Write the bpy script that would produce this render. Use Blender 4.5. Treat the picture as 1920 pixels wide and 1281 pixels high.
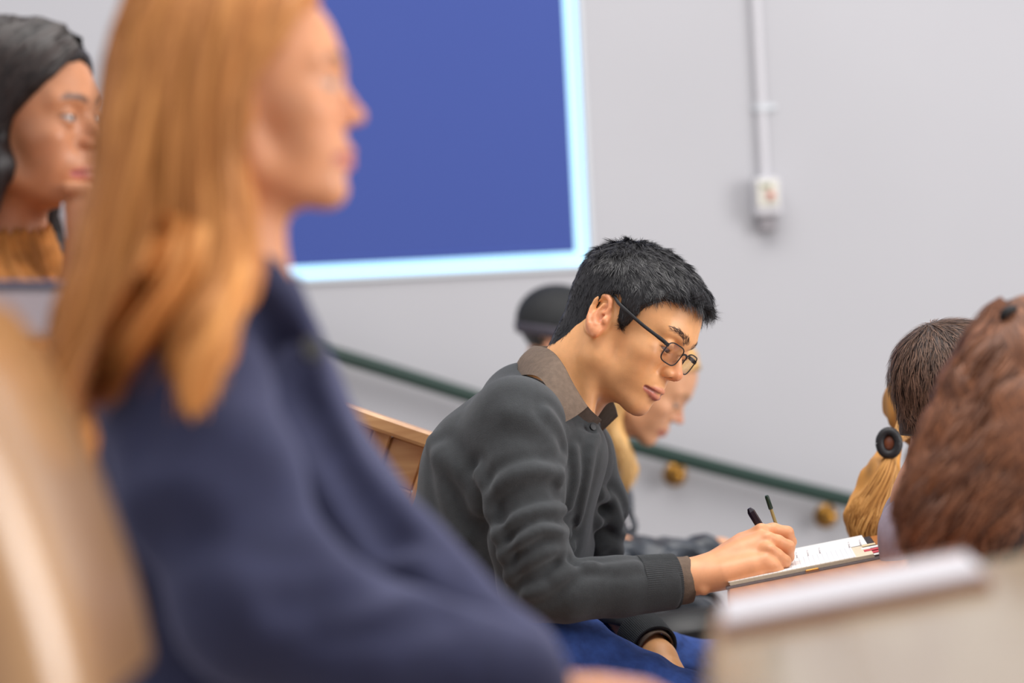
import bpy, math, random, os
import numpy as np
from mathutils import Matrix, Vector

# ------------------------------------------------------------------ camera, world, lights, exposure
for o in list(bpy.data.objects):
    bpy.data.objects.remove(o)
scene = bpy.context.scene
COL = scene.collection
FPX = 1920 * 85.0 / 36.0            # focal length in pixels of a 1920 px wide frame
ROLL = 0.050                        # the photographer holds the camera slightly tilted
CAM = np.array([0.0, 0.0, 1.08])
CR = np.array([math.cos(ROLL), 0, -math.sin(ROLL)])
CU = np.array([math.sin(ROLL), 0, math.cos(ROLL)])
CF = np.array([0.0, 1.0, 0.0])

cam_data = bpy.data.cameras.new('camera')
cam = bpy.data.objects.new('camera', cam_data)
COL.objects.link(cam)
cam.matrix_world = Matrix(((CR[0], CU[0], -CF[0], CAM[0]), (CR[1], CU[1], -CF[1], CAM[1]),
                           (CR[2], CU[2], -CF[2], CAM[2]), (0, 0, 0, 1)))
cam_data.lens = 85.0
cam_data.sensor_width = 36.0
cam_data.clip_start = 0.05
cam_data.dof.use_dof = True
cam_data.dof.focus_distance = 3.62
cam_data.dof.aperture_fstop = 2.0
scene.camera = cam

scene.view_settings.view_transform = 'Standard'
scene.view_settings.look = 'None'
scene.view_settings.gamma = 1.0
scene.view_settings.use_curve_mapping = False
scene.view_settings.exposure = 0.55

world = bpy.data.worlds.new('room_light')
scene.world = world
world.use_nodes = True
world.node_tree.nodes['Background'].inputs[0].default_value = (0.95, 0.94, 1.0, 1)
world.node_tree.nodes['Background'].inputs[1].default_value = 0.48


def area_light(name, loc, target, sx, sy, power, col):
    ld = bpy.data.lights.new(name, 'AREA')
    ld.shape = 'RECTANGLE'
    ld.size, ld.size_y, ld.energy, ld.color = sx, sy, power, col
    lo = bpy.data.objects.new(name, ld)
    COL.objects.link(lo)
    lo.location = loc
    lo.rotation_euler = (Vector(target) - Vector(loc)).to_track_quat('-Z', 'Y').to_euler()
    return lo


# ceiling luminaires of the lecture hall, and the bright front of the hall the rows look at; the last lamp is an added fill
area_light('ceiling_light_hall', (0.2, 3.2, 4.3), (0.2, 3.4, 0), 3.4, 2.6, 96, (1.0, 0.965, 0.93))
area_light('ceiling_light_wall', (0.4, 5.1, 4.3), (0.4, 5.6, 0), 5.0, 0.9, 10, (1.0, 0.97, 0.96))
area_light('front_windows', (4.6, 1.9, 1.95), (0.0, 3.4, 1.0), 2.4, 2.6, 128, (1.0, 0.97, 0.95))
area_light('fill_light_aisle', (0.8, -0.6, 3.6), (0.8, 3.5, 0.4), 3.2, 1.6, 14, (1.0, 0.97, 0.94))  # unseen fill lamp added to brighten the lower wall and the people

# ------------------------------------------------------------------ helpers
def P(px, py, d):
    """world point at depth d on the line through a picture point of the 1920 x 1281 frame"""
    u, v = (px - 960.0) / FPX, (640.5 - py) / FPX
    return CAM + d * (CF + u * CR + v * CU)


def PL(*pts):
    return np.array([P(*q) for q in pts])


def rx(a): c, s = math.cos(a), math.sin(a); return np.array([[1, 0, 0], [0, c, -s], [0, s, c]])
def ry(a): c, s = math.cos(a), math.sin(a); return np.array([[c, 0, s], [0, 1, 0], [-s, 0, c]])
def rz(a): c, s = math.cos(a), math.sin(a); return np.array([[c, -s, 0], [s, c, 0], [0, 0, 1]])
def nrm(v): return v / np.maximum(np.linalg.norm(v, axis=-1, keepdims=True), 1e-12)
def lin(c):
    c = np.asarray(c, float) / 255.0
    return np.where(c <= 0.04045, c / 12.92, ((c + 0.055) / 1.055) ** 2.4)
def sstep(a, b, x):
    t = np.clip((x - a) / (b - a), 0, 1)
    return t * t * (3 - 2 * t)


# --- signed distance shapes
def smin(a, b, k):
    h = np.clip(0.5 + 0.5 * (b - a) / k, 0, 1)
    return b * (1 - h) + a * h - k * h * (1 - h)
def smax(a, b, k): return -smin(-a, -b, k)
def sph(p, c, r): return np.linalg.norm(p - np.asarray(c, np.float32), axis=1) - r
def ell(p, c, r, M=None):
    q = p - np.asarray(c, np.float32)
    if M is not None:
        q = q @ np.asarray(M, np.float32)
    r = np.asarray(r, np.float32)
    k0 = np.linalg.norm(q / r, axis=1)
    k1 = np.linalg.norm(q / (r * r), axis=1)
    return k0 * (k0 - 1) / np.maximum(k1, 1e-9)
def cone(p, a, b, ra, rb):
    a = np.asarray(a, np.float32); b = np.asarray(b, np.float32)
    ba = b - a
    t = np.clip(((p - a) @ ba) / max(float(ba @ ba), 1e-12), 0, 1)
    return np.linalg.norm(p - a - t[:, None] * ba, axis=1) - (ra + (rb - ra) * t)
def chain(p, pts, rs, k=0.0):
    d = None
    if np.isscalar(rs):
        rs = [rs] * len(pts)
    for i in range(len(pts) - 1):
        e = cone(p, pts[i], pts[i + 1], rs[i], rs[i + 1])
        d = e if d is None else (smin(d, e, k) if k else np.minimum(d, e))
    return d
def polyd(p, pts):
    """distance to a polyline and the nearest parameter"""
    best = None
    for i in range(len(pts) - 1):
        e = cone(p, pts[i], pts[i + 1], 0, 0)
        best = e if best is None else np.minimum(best, e)
    return best


def within(p, c, R, fn):
    """fn only near a centre; far points get a safe larger distance"""
    r = np.linalg.norm(p - np.asarray(c, np.float32), axis=1)
    d = (r - R + 0.04).astype(np.float32)
    m = r < R
    if m.any():
        d[m] = fn(p[m])
    return d


def vnoise(p, s, seed=0):
    """cheap smooth noise from a few rotated sines, -1..1"""
    rng = np.random.RandomState(seed)
    out = np.zeros(len(p), np.float32)
    p = np.asarray(p, np.float32)
    for i in range(6):
        w = (nrm(rng.normal(size=3)) * (0.7 + 0.9 * rng.rand()) * 2 * math.pi / s).astype(np.float32)
        out += np.sin(p @ w + np.float32(rng.rand() * 6.28))
    return out / 3.0


def grow(f, lo, hi, v, slack=1.3):
    """sparse surface nets: the zero surface of f inside a box, cell size v"""
    lo = np.asarray(lo, float); hi = np.asarray(hi, float)
    B = 4
    nb = np.ceil((hi - lo) / (16 * v)).astype(int)
    ev = lambda c: np.concatenate([f(q.astype(np.float32)) for q in np.array_split(c, max(1, len(c) // 100000))])
    g = np.stack(np.meshgrid(*[np.arange(n) for n in nb], indexing='ij'), -1).reshape(-1, 3)
    g = g[np.abs(ev(lo + (g + 0.5) * 16 * v)) < 1.3 * 16 * v]
    o4 = np.stack(np.meshgrid(*[np.arange(4)] * 3, indexing='ij'), -1).reshape(-1, 3)
    g = (g[:, None, :] * 4 + o4[None]).reshape(-1, 3)
    act = g[np.abs(ev(lo + (g + 0.5) * B * v)) < slack * B * v]
    nb = nb * 4
    m = B + 1
    off = np.stack(np.meshgrid(*[np.arange(m)] * 3, indexing='ij'), -1).reshape(-1, 3)
    idx = (act[:, None, :] * B + off[None]).reshape(-1, 3)
    pts = (lo + idx * v).astype(np.float32)
    D = np.concatenate([f(c) for c in np.array_split(pts, max(1, len(pts) // 100000))])
    D = D.reshape(-1, m, m, m)
    base = act * B
    dim = nb * B + 8
    cells, poss, quads = [], [], []
    for ax in range(3):
        s0 = [slice(None), slice(0, B), slice(0, B), slice(0, B)]
        s1 = list(s0); s1[ax + 1] = slice(1, B + 1)
        a, b = D[tuple(s0)], D[tuple(s1)]
        w = np.nonzero((a < 0) != (b < 0))
        if len(w[0]) == 0:
            continue
        av, bv = a[w], b[w]
        gi = base[w[0]] + np.stack(w[1:], 1)
        pos = gi.astype(float)
        pos[:, ax] += av / (av - bv)
        b1, c1 = (ax + 1) % 3, (ax + 2) % 3
        q = []
        for (ob, oc) in ((-1, -1), (0, -1), (0, 0), (-1, 0)):
            ci = gi.copy(); ci[:, b1] += ob; ci[:, c1] += oc
            ci += 1
            q.append((ci[:, 0] * dim[1] + ci[:, 1]) * dim[2] + ci[:, 2])
        q = np.stack(q, 1)
        fl = av > 0
        q[fl] = q[fl][:, ::-1]
        quads.append(q)
        cells.append(q.reshape(-1)); poss.append(np.repeat(pos, 4, 0))
    cells = np.concatenate(cells); poss = np.concatenate(poss); quads = np.concatenate(quads)
    u, inv, cnt = np.unique(cells, return_inverse=True, return_counts=True)
    V = np.stack([np.bincount(inv, poss[:, i]) for i in range(3)], 1) / cnt[:, None]
    return lo + V * v, np.searchsorted(u, quads)


def relax(V, Q, n=2, lam=0.5):
    """smooth a quad mesh a little"""
    e = np.concatenate([Q[:, [0, 1]], Q[:, [1, 2]], Q[:, [2, 3]], Q[:, [3, 0]]])
    for _ in range(n):
        s = np.zeros_like(V); c = np.zeros(len(V))
        for i in range(3):
            s[:, i] = np.bincount(e[:, 0], V[e[:, 1], i], len(V)) + np.bincount(e[:, 1], V[e[:, 0], i], len(V))
        c = np.bincount(e[:, 0], minlength=len(V)) + np.bincount(e[:, 1], minlength=len(V))
        V = V * (1 - lam) + lam * s / np.maximum(c, 1)[:, None]
    return V


def vnormals(V, Q):
    n = np.cross(V[Q[:, 2]] - V[Q[:, 0]], V[Q[:, 3]] - V[Q[:, 1]])
    N = np.zeros_like(V)
    for i in range(3):
        for j in range(4):
            N[:, i] += np.bincount(Q[:, j], n[:, i], len(V))
    return nrm(N)


# --- mesh objects
def link(name, me, parent=None, mat=None):
    o = bpy.data.objects.new(name, me)
    COL.objects.link(o)
    if mat is not None and me is not None:
        me.materials.append(mat)
    if parent is not None:
        o.parent = parent
        o.matrix_parent_inverse = Matrix.Translation(parent.location).inverted()
    return o


def qmesh(name, V, Q, mat=None, parent=None, col=None, smooth=True):
    me = bpy.data.meshes.new(name)
    V = np.asarray(V, np.float32); Q = np.asarray(Q, np.int32)
    k = Q.shape[1]
    me.vertices.add(len(V)); me.vertices.foreach_set('co', V.ravel())
    me.loops.add(Q.size); me.loops.foreach_set('vertex_index', Q.ravel())
    me.polygons.add(len(Q))
    me.polygons.foreach_set('loop_start', np.arange(len(Q), dtype=np.int32) * k)
    me.polygons.foreach_set('loop_total', np.full(len(Q), k, np.int32))
    me.polygons.foreach_set('use_smooth', np.full(len(Q), bool(smooth)))
    me.update(calc_edges=True)
    if col is not None:
        at = me.color_attributes.new('Col', 'FLOAT_COLOR', 'POINT')
        c4 = np.ones((len(V), 4), np.float32); c4[:, :3] = col
        at.data.foreach_set('color', c4.ravel())
    return link(name, me, parent, mat)


def tag(o, label=None, cat=None, group=None, kind=None):
    for k, v in (('label', label), ('category', cat), ('group', group), ('kind', kind)):
        if v:
            o[k] = v
    return o


def empty(name, loc, label, cat, group=None):
    o = bpy.data.objects.new(name, None)
    COL.objects.link(o)
    o.location = tuple(loc)
    o.empty_display_size = 0.1
    return tag(o, label, cat, group)


class Geo:
    """collects polygons of one part"""
    def __init__(s): s.v = []; s.f = []
    def box(s, c, size, M=np.eye(3), bev=0.0):
        """box with optional chamfered edges; M columns are its axes"""
        c = np.asarray(c, float); h = np.asarray(size, float) / 2
        b0 = len(s.v)
        if bev <= 0:
            for sx in (-1, 1):
                for sy in (-1, 1):
                    for sz in (-1, 1):
                        s.v.append(c + M @ (h * (sx, sy, sz)))
            for q in ((0, 1, 3, 2), (4, 6, 7, 5), (0, 4, 5, 1), (2, 3, 7, 6), (0, 2, 6, 4), (1, 5, 7, 3)):
                s.f.append([b0 + i for i in q])
        else:
            b = min(bev, 0.49 * min(2 * h))
            idx = {}
            for ax in range(3):
                for sx in (-1, 1):
                    for sy in (-1, 1):
                        for sz in (-1, 1):
                            sg = (sx, sy, sz)
                            p = [(h[i] - (0 if i == ax else b)) * sg[i] for i in range(3)]
                            idx[(ax, sg)] = len(s.v); s.v.append(c + M @ np.array(p))
            def add(L):
                p = [s.v[i] for i in L]
                n = np.cross(p[1] - p[0], p[2] - p[0])
                if n @ (np.mean(p, 0) - c) < 0:
                    L = L[::-1]
                s.f.append(L)
            for ax in range(3):
                i, j = [q for q in range(3) if q != ax]
                for sg in (-1, 1):
                    L = []
                    for a, bb in ((-1, -1), (1, -1), (1, 1), (-1, 1)):
                        t = [0, 0, 0]; t[ax] = sg; t[i] = a; t[j] = bb
                        L.append(idx[(ax, tuple(t))])
                    add(L)
                for a in (-1, 1):
                    for bb in (-1, 1):
                        t0 = [0, 0, 0]; t0[i] = a; t0[j] = bb; t1 = list(t0); t0[ax] = -1; t1[ax] = 1
                        t0, t1 = tuple(t0), tuple(t1)
                        add([idx[(i, t0)], idx[(i, t1)], idx[(j, t1)], idx[(j, t0)]])
            for sx in (-1, 1):
                for sy in (-1, 1):
                    for sz in (-1, 1):
                        t = (sx, sy, sz)
                        add([idx[(0, t)], idx[(1, t)], idx[(2, t)]])
        return s
    def tube(s, pts, rs, n=12, flat=None):
        """round tube along points; flat=(axis, factor) squashes it along an axis"""
        pts = np.asarray(pts, float)
        if np.isscalar(rs): rs = [rs] * len(pts)
        t = np.gradient(pts, axis=0); t = nrm(t)
        up = np.array([0.13, 0.31, 0.94])
        b0 = len(s.v)
        for i, p in enumerate(pts):
            a = nrm(np.cross(t[i], up)); b = np.cross(t[i], a)
            for k in range(n):
                th = 2 * math.pi * k / n
                o = (a * math.cos(th) + b * math.sin(th)) * rs[i]
                if flat is not None:
                    ax = np.asarray(flat[0], float)
                    o = o - ax * (o @ ax) * (1 - flat[1])
                s.v.append(p + o)
        for i in range(len(pts) - 1):
            for k in range(n):
                a0 = b0 + i * n + k; a1 = b0 + i * n + (k + 1) % n
                s.f.append([a0, a1, a1 + n, a0 + n])
        s.f.append([b0 + k for k in range(n)][::-1])
        s.f.append([b0 + (len(pts) - 1) * n + k for k in range(n)])
        return s
    def lathe(s, c, axis, prof, n=20):
        """prof: list of (radius, height along axis)"""
        axis = nrm(np.asarray(axis, float))
        a = nrm(np.cross(axis, [0.3, 0.5, 0.81])); b = np.cross(axis, a)
        b0 = len(s.v)
        for r, h in prof:
            for k in range(n):
                th = 2 * math.pi * k / n
                s.v.append(np.asarray(c) + axis * h + (a * math.cos(th) + b * math.sin(th)) * max(r, 1e-5))
        for i in range(len(prof) - 1):
            for k in range(n):
                a0 = b0 + i * n + k; a1 = b0 + i * n + (k + 1) % n
                s.f.append([a0, a1, a1 + n, a0 + n])
        s.f.append([b0 + k for k in range(n)][::-1])
        s.f.append([b0 + (len(prof) - 1) * n + k for k in range(n)])
        return s
    def slab(s, grid0, grid1):
        """closed sheet between two (m, n, 3) grids"""
        m, n = grid0.shape[:2]
        b0 = len(s.v)
        s.v += list(grid0.reshape(-1, 3)) + list(grid1.reshape(-1, 3))
        o = m * n
        for i in range(m - 1):
            for j in range(n - 1):
                q = [b0 + i * n + j, b0 + (i + 1) * n + j, b0 + (i + 1) * n + j + 1, b0 + i * n + j + 1]
                s.f.append(q); s.f.append([x + o for x in q[::-1]])
        rim = [i * n for i in range(m)] + [(m - 1) * n + j for j in range(1, n)] + [i * n + n - 1 for i in range(m - 2, -1, -1)] + [j for j in range(n - 2, 0, -1)]
        for a, b in zip(rim, rim[1:] + rim[:1]):
            s.f.append([b0 + b, b0 + a, b0 + a + o, b0 + b + o])
        return s
    def build(s, name, mat, parent=None, smooth=False, uv=None):
        me = bpy.data.meshes.new(name)
        me.from_pydata([tuple(map(float, v)) for v in s.v], [], s.f)
        me.update()
        import bmesh
        bm = bmesh.new(); bm.from_mesh(me)
        bmesh.ops.recalc_face_normals(bm, faces=bm.faces)
        bm.to_mesh(me); bm.free()
        if smooth:
            me.polygons.foreach_set('use_smooth', [True] * len(me.polygons))
            try:
                me.set_sharp_from_angle(angle=math.radians(40))
            except Exception:
                pass
        return link(name, me, parent, mat)


# --- hair strands: flat tapering ribbons lying on the groomed surface
def ribbons(S, N, w, tip=0.25, root=1.0):
    """S (s,n,3) strand points, N (s,n,3) outward normals, w (s,) widths -> V, Q, strand index per vertex, t"""
    s, n = S.shape[:2]
    T = nrm(np.gradient(S, axis=1))
    side = nrm(np.cross(T, N))
    t = np.linspace(0, 1, n)
    prof = np.interp(t, [0, 0.15, 0.6, 1], [root, 1, 0.85, tip])
    hw = 0.5 * w[:, None] * prof[None]
    A = S - side * hw[..., None]; Bq = S + side * hw[..., None]
    V = np.stack([A, Bq], 2).reshape(-1, 3)
    i = (np.arange(s)[:, None] * n + np.arange(n - 1)[None]) * 2
    Q = np.stack([i, i + 1, i + 3, i + 2], -1).reshape(-1, 4)
    return V, Q, np.repeat(np.arange(s), 2 * n), np.tile(np.repeat(t, 2), s)


def join(parts):
    Vs, Qs, Cs, o = [], [], [], 0
    for V, Q, C in parts:
        Vs.append(V); Qs.append(Q + o); Cs.append(np.broadcast_to(C, (len(V), 3))); o += len(V)
    return np.concatenate(Vs), np.concatenate(Qs), np.concatenate(Cs)


def resample(pts, n):
    pts = np.asarray(pts, float)
    # Catmull-Rom through the points, n samples at equal arc length
    q = np.concatenate([[2 * pts[0] - pts[1]], pts, [2 * pts[-1] - pts[-2]]])
    out = []
    for i in range(1, len(q) - 2):
        for t in np.linspace(0, 1, 12, endpoint=False):
            a, b, c, d = q[i - 1], q[i], q[i + 1], q[i + 2]
            out.append(0.5 * (2 * b + (c - a) * t + (2 * a - 5 * b + 4 * c - d) * t * t + (3 * b - a - 3 * c + d) * t ** 3))
    out.append(q[-2]); out = np.array(out)
    L = np.concatenate([[0], np.cumsum(np.linalg.norm(np.diff(out, axis=0), axis=1))])
    s = np.linspace(0, L[-1], n)
    return np.stack([np.interp(s, L, out[:, i]) for i in range(out.shape[1])], 1)


def sheet(guides, count, n, spread, rng, amp=0.0, wav=0.0, center=None, thick=0.0, jit_end=0.12, clump=0):
    """strands between neighbouring guide curves (g, n, 3); center: point or (n,3) axis for outward normals"""
    G = np.stack([resample(g, n) for g in guides])
    g = rng.rand(count) * (len(G) - 1)
    cl = np.arange(count)
    if clump:
        cl = np.floor(g * clump).astype(int)
        g = np.clip((cl + 0.5 + (rng.rand(count) - 0.5) * 0.75) / clump, 0, len(G) - 1.001)
    crand = np.random.RandomState(77).rand(cl.max() + 1, 6)
    i = np.minimum(g.astype(int), len(G) - 2); t = (g - i)[:, None, None]
    S = G[i] * (1 - t) + G[i + 1] * t
    cen = G.mean(0) if center is None else np.broadcast_to(np.asarray(center, float), (n, 3))
    N = nrm(S - cen[None])
    u = np.linspace(0, 1, n)[None, :, None]
    S = S + rng.normal(size=(count, 1, 3)) * spread * (0.25 + 0.75 * u)
    S = S - N * (rng.rand(count, 1, 1) * thick)
    if amp:
        ph = crand[cl, 0:1] * 6.28 + rng.rand(count, 1) * 0.7; ph2 = ph + 1.6
        fr = wav * (0.75 + 0.5 * crand[cl, 1:2])
        T = nrm(np.gradient(S, axis=1)); sd = nrm(np.cross(T, N))
        a = amp * (0.6 + 0.8 * crand[cl, 2:3]) * np.interp(u[0, :, 0], [0, 0.25, 1], [0.1, 0.7, 1])[None]
        S = S + sd * (a * np.sin(ph + fr * 6.28 * u[..., 0]))[..., None] + N * (a * 0.8 * np.sin(ph2 + fr * 6.28 * u[..., 0]))[..., None]
    if jit_end:
        # unequal lengths
        L = 1 - jit_end * rng.rand(count)
        k = np.arange(n)[None] * L[:, None]
        k0 = np.minimum(k.astype(int), n - 2); fr = (k - k0)[..., None]
        r = np.arange(count)[:, None]
        S = S[r, k0] * (1 - fr) + S[r, k0 + 1] * fr
    sheet.tone = 0.6 * crand[cl, 3] + 0.4 * rng.rand(count)
    return S, nrm(S - cen[None])


def drop(px, fn, d0, d1, n=11):
    """picture-plane polyline projected onto the surface fn = 0 along the sight lines"""
    fine = resample(np.asarray(px, float), n)
    A = np.array([P(x, y, d0) for x, y in fine]); Dr = nrm(np.array([P(x, y, d1) for x, y in fine]) - A)
    t = np.zeros(len(A))
    for _ in range(60):
        t = t + 0.9 * fn((A + Dr * t[:, None]).astype(np.float32))
    v = fn((A + Dr * t[:, None]).astype(np.float32))
    return (A + Dr * t[:, None])[np.abs(v) < 0.005]


def drape(S, fn, off, it=3):
    """push strand points out of a volume; returns points and the surface normals there"""
    p = S.reshape(-1, 3).copy()
    e = 0.002
    for k in range(it):
        q = p.astype(np.float32)
        d = fn(q)
        g = np.stack([fn(q + np.array(v, np.float32) * e) - d for v in ((1, 0, 0), (0, 1, 0), (0, 0, 1))], 1)
        g = nrm(g.astype(float))
        p += g * np.maximum(off - d, 0)[:, None]
    return p.reshape(S.shape), g.reshape(S.shape)


# ------------------------------------------------------------------ materials
def mat_new(name):
    m = bpy.data.materials.new(name)
    m.use_nodes = True
    nt = m.node_tree
    return m, nt, nt.nodes['Principled BSDF']


def setin(b, **kw):
    for k, v in kw.items():
        k = k.replace('_', ' ')
        if k in b.inputs:
            b.inputs[k].default_value = v


def M_plain(name, rgb, rough=0.5, var=0.0, scale=20.0, bump=0.0, bscale=200.0, coord='Object', **kw):
    m, nt, b = mat_new(name)
    c = tuple(lin(rgb)) + (1,)
    setin(b, Roughness=rough, **kw)
    b.inputs['Base Color'].default_value = c
    tc = nt.nodes.new('ShaderNodeTexCoord')
    if var:
        n = nt.nodes.new('ShaderNodeTexNoise'); n.inputs['Scale'].default_value = scale; n.inputs['Detail'].default_value = 4
        nt.links.new(tc.outputs[coord], n.inputs['Vector'])
        r = nt.nodes.new('ShaderNodeMapRange')
        r.inputs[1].default_value = 0.3; r.inputs[2].default_value = 0.7
        r.inputs[3].default_value = 1 - var; r.inputs[4].default_value = 1 + var
        nt.links.new(n.outputs['Fac'], r.inputs[0])
        mx = nt.nodes.new('ShaderNodeVectorMath'); mx.operation = 'SCALE'
        mx.inputs[0].default_value = c[:3]
        nt.links.new(r.outputs[0], mx.inputs['Scale']); nt.links.new(mx.outputs[0], b.inputs['Base Color'])
    if bump:
        n2 = nt.nodes.new('ShaderNodeTexNoise'); n2.inputs['Scale'].default_value = bscale; n2.inputs['Detail'].default_value = 3
        nt.links.new(tc.outputs[coord], n2.inputs['Vector'])
        bp = nt.nodes.new('ShaderNodeBump'); bp.inputs['Strength'].default_value = bump; bp.inputs['Distance'].default_value = 0.002
        nt.links.new(n2.outputs['Fac'], bp.inputs['Height']); nt.links.new(bp.outputs[0], b.inputs['Normal'])
    return m


def M_attr(name, rough=0.5, bump=0.0, bscale=300.0, var=0.0, **kw):
    """colour from the mesh's own colour layer, fine relief from noise"""
    m, nt, b = mat_new(name)
    setin(b, Roughness=rough, **kw)
    a = nt.nodes.new('ShaderNodeAttribute'); a.attribute_name = 'Col'
    tc = nt.nodes.new('ShaderNodeTexCoord')
    out = a.outputs['Color']
    if var:
        n = nt.nodes.new('ShaderNodeTexNoise'); n.inputs['Scale'].default_value = 60; n.inputs['Detail'].default_value = 5
        nt.links.new(tc.outputs['Object'], n.inputs['Vector'])
        r = nt.nodes.new('ShaderNodeMapRange'); r.inputs[1].default_value = 0.3; r.inputs[2].default_value = 0.7
        r.inputs[3].default_value = 1 - var; r.inputs[4].default_value = 1 + var
        nt.links.new(n.outputs['Fac'], r.inputs[0])
        mx = nt.nodes.new('ShaderNodeVectorMath'); mx.operation = 'SCALE'
        nt.links.new(out, mx.inputs[0]); nt.links.new(r.outputs[0], mx.inputs['Scale']); out = mx.outputs[0]
    nt.links.new(out, b.inputs['Base Color'])
    if bump:
        n2 = nt.nodes.new('ShaderNodeTexNoise'); n2.inputs['Scale'].default_value = bscale; n2.inputs['Detail'].default_value = 3
        nt.links.new(tc.outputs['Object'], n2.inputs['Vector'])
        bp = nt.nodes.new('ShaderNodeBump'); bp.inputs['Strength'].default_value = bump; bp.inputs['Distance'].default_value = 0.001
        nt.links.new(n2.outputs['Fac'], bp.inputs['Height']); nt.links.new(bp.outputs[0], b.inputs['Normal'])
    return m


def M_wood(name, c0, c1, rough=0.3, axis='X', scale=6.0, stretch=14.0, coat=0.3):
    m, nt, b = mat_new(name)
    setin(b, Roughness=rough)
    b.inputs['Coat Weight'].default_value = coat
    b.inputs['Coat Roughness'].default_value = 0.12
    tc = nt.nodes.new('ShaderNodeTexCoord')
    mp = nt.nodes.new('ShaderNodeMapping')
    s = [stretch] * 3; s['XYZ'.index(axis)] = 1.0
    mp.inputs['Scale'].default_value = s
    nt.links.new(tc.outputs['Object'], mp.inputs['Vector'])
    n = nt.nodes.new('ShaderNodeTexNoise'); n.inputs['Scale'].default_value = scale; n.inputs['Detail'].default_value = 6; n.inputs['Distortion'].default_value = 0.6
    nt.links.new(mp.outputs[0], n.inputs['Vector'])
    cr = nt.nodes.new('ShaderNodeValToRGB')
    cr.color_ramp.elements[0].position = 0.3; cr.color_ramp.elements[0].color = tuple(lin(c0)) + (1,)
    cr.color_ramp.elements[1].position = 0.7; cr.color_ramp.elements[1].color = tuple(lin(c1)) + (1,)
    nt.links.new(n.outputs['Fac'], cr.inputs[0]); nt.links.new(cr.outputs[0], b.inputs['Base Color'])
    bp = nt.nodes.new('ShaderNodeBump'); bp.inputs['Strength'].default_value = 0.08; bp.inputs['Distance'].default_value = 0.002
    nt.links.new(n.outputs['Fac'], bp.inputs['Height']); nt.links.new(bp.outputs[0], b.inputs['Normal'])
    return m


def M_emit(name, rgb, strength):
    m, nt, b = mat_new(name)
    b.inputs['Base Color'].default_value = (0.8, 0.8, 0.8, 1)
    b.inputs['Emission Color'].default_value = tuple(lin(rgb)) + (1,)
    b.inputs['Emission Strength'].default_value = strength
    return m


def M_glass(name, rough=0.0, ior=1.5, tint=(255, 255, 255)):
    m, nt, b = mat_new(name)
    b.inputs['Transmission Weight'].default_value = 1.0
    setin(b, Roughness=rough, IOR=ior)
    b.inputs['Base Color'].default_value = tuple(lin(tint)) + (1,)
    return m

# ------------------------------------------------------------------ heads (local axes: x forward, y to the person's left, z up; origin between the ears)
EAR_N = nrm(np.array([-0.40, 0.90, 0.08]))
EAR_U = nrm(np.array([-0.42, 0.02, 0.90]) - EAR_N * (np.array([-0.42, 0.02, 0.90]) @ EAR_N))
EAR_F = np.cross(EAR_U, -EAR_N) * -1.0
if EAR_F[0] < 0: EAR_F = -EAR_F
EAR_C = np.array([-0.011, 0.0735, 0.001])


def ear_sdf(q):
    r = (q - EAR_C.astype(np.float32)) / np.float32(1.08)
    a, b, c = r @ EAR_F.astype(np.float32), r @ EAR_U.astype(np.float32), r @ EAR_N.astype(np.float32)
    p = np.stack([a, b, c], 1)
    d = ell(p, (-0.001, 0.003, 0.0008), (0.0155, 0.0275, 0.0042))
    d = smin(d, ell(p, (0.002, 0.0, -0.006), (0.012, 0.022, 0.008)), 0.006)
    hel = [(0.008, 0.000, 0.004), (0.0125, 0.011, 0.005), (0.0115, 0.021, 0.007), (0.0045, 0.0285, 0.008), (-0.0055, 0.0290, 0.009),
           (-0.0135, 0.0220, 0.010), (-0.0165, 0.0100, 0.010), (-0.0150, -0.003, 0.009), (-0.0100, -0.0150, 0.008), (-0.0050, -0.022, 0.006)]
    d = smin(d, chain(p, hel, [0.0028, 0.0034, 0.0038, 0.0042, 0.0042, 0.0042, 0.0040, 0.0038, 0.0036, 0.004]), 0.0022)
    d = smin(d, ell(p, (-0.0005, -0.0235, 0.004), (0.0075, 0.0095, 0.0045)), 0.006)
    # scapha and concha hollows, antihelix ridge
    d = smax(d, -chain(p, [(-0.004, 0.0225, 0.013), (-0.0105, 0.013, 0.0135), (-0.0115, 0.001, 0.013), (-0.008, -0.010, 0.012)], 0.0052), 0.0025)
    d = smax(d, -ell(p, (0.003, -0.004, 0.0115), (0.0080, 0.0110, 0.0115)), 0.0025)
    d = smax(d, -ell(p, (0.0035, 0.0115, 0.0110), (0.0062, 0.0052, 0.0080)), 0.0025)
    d = smin(d, chain(p, [(-0.004, -0.014, 0.006), (-0.0075, -0.004, 0.0075), (-0.0060, 0.006, 0.0075), (0.000, 0.0175, 0.0065)], [0.0022, 0.0026, 0.0026, 0.0022]), 0.003)
    d = smin(d, chain(p, [(0.004, 0.003, 0.006), (0.009, 0.004, 0.005)], [0.0016, 0.0025]), 0.003)
    d = smin(d, ell(p, (0.0105, -0.0075, 0.0045), (0.0045, 0.006, 0.0045)), 0.004)
    d = smin(d, sph(p, (0.000, -0.0155, 0.0065), 0.0032), 0.003)
    return d


UPLIP = [(0.0855, 0.0262, -0.0545), (0.0955, 0.0150, -0.0510), (0.1003, 0.0045, -0.0487), (0.0998, 0.0, -0.0494)]
LOLIP = [(0.0855, 0.0245, -0.0562), (0.0945, 0.0130, -0.0598), (0.0978, 0.0, -0.0612)]
SLIT = [(0.0872, 0.0285, -0.0553), (0.0990, 0.0150, -0.0547), (0.1052, 0.0, -0.0550)]


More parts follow.
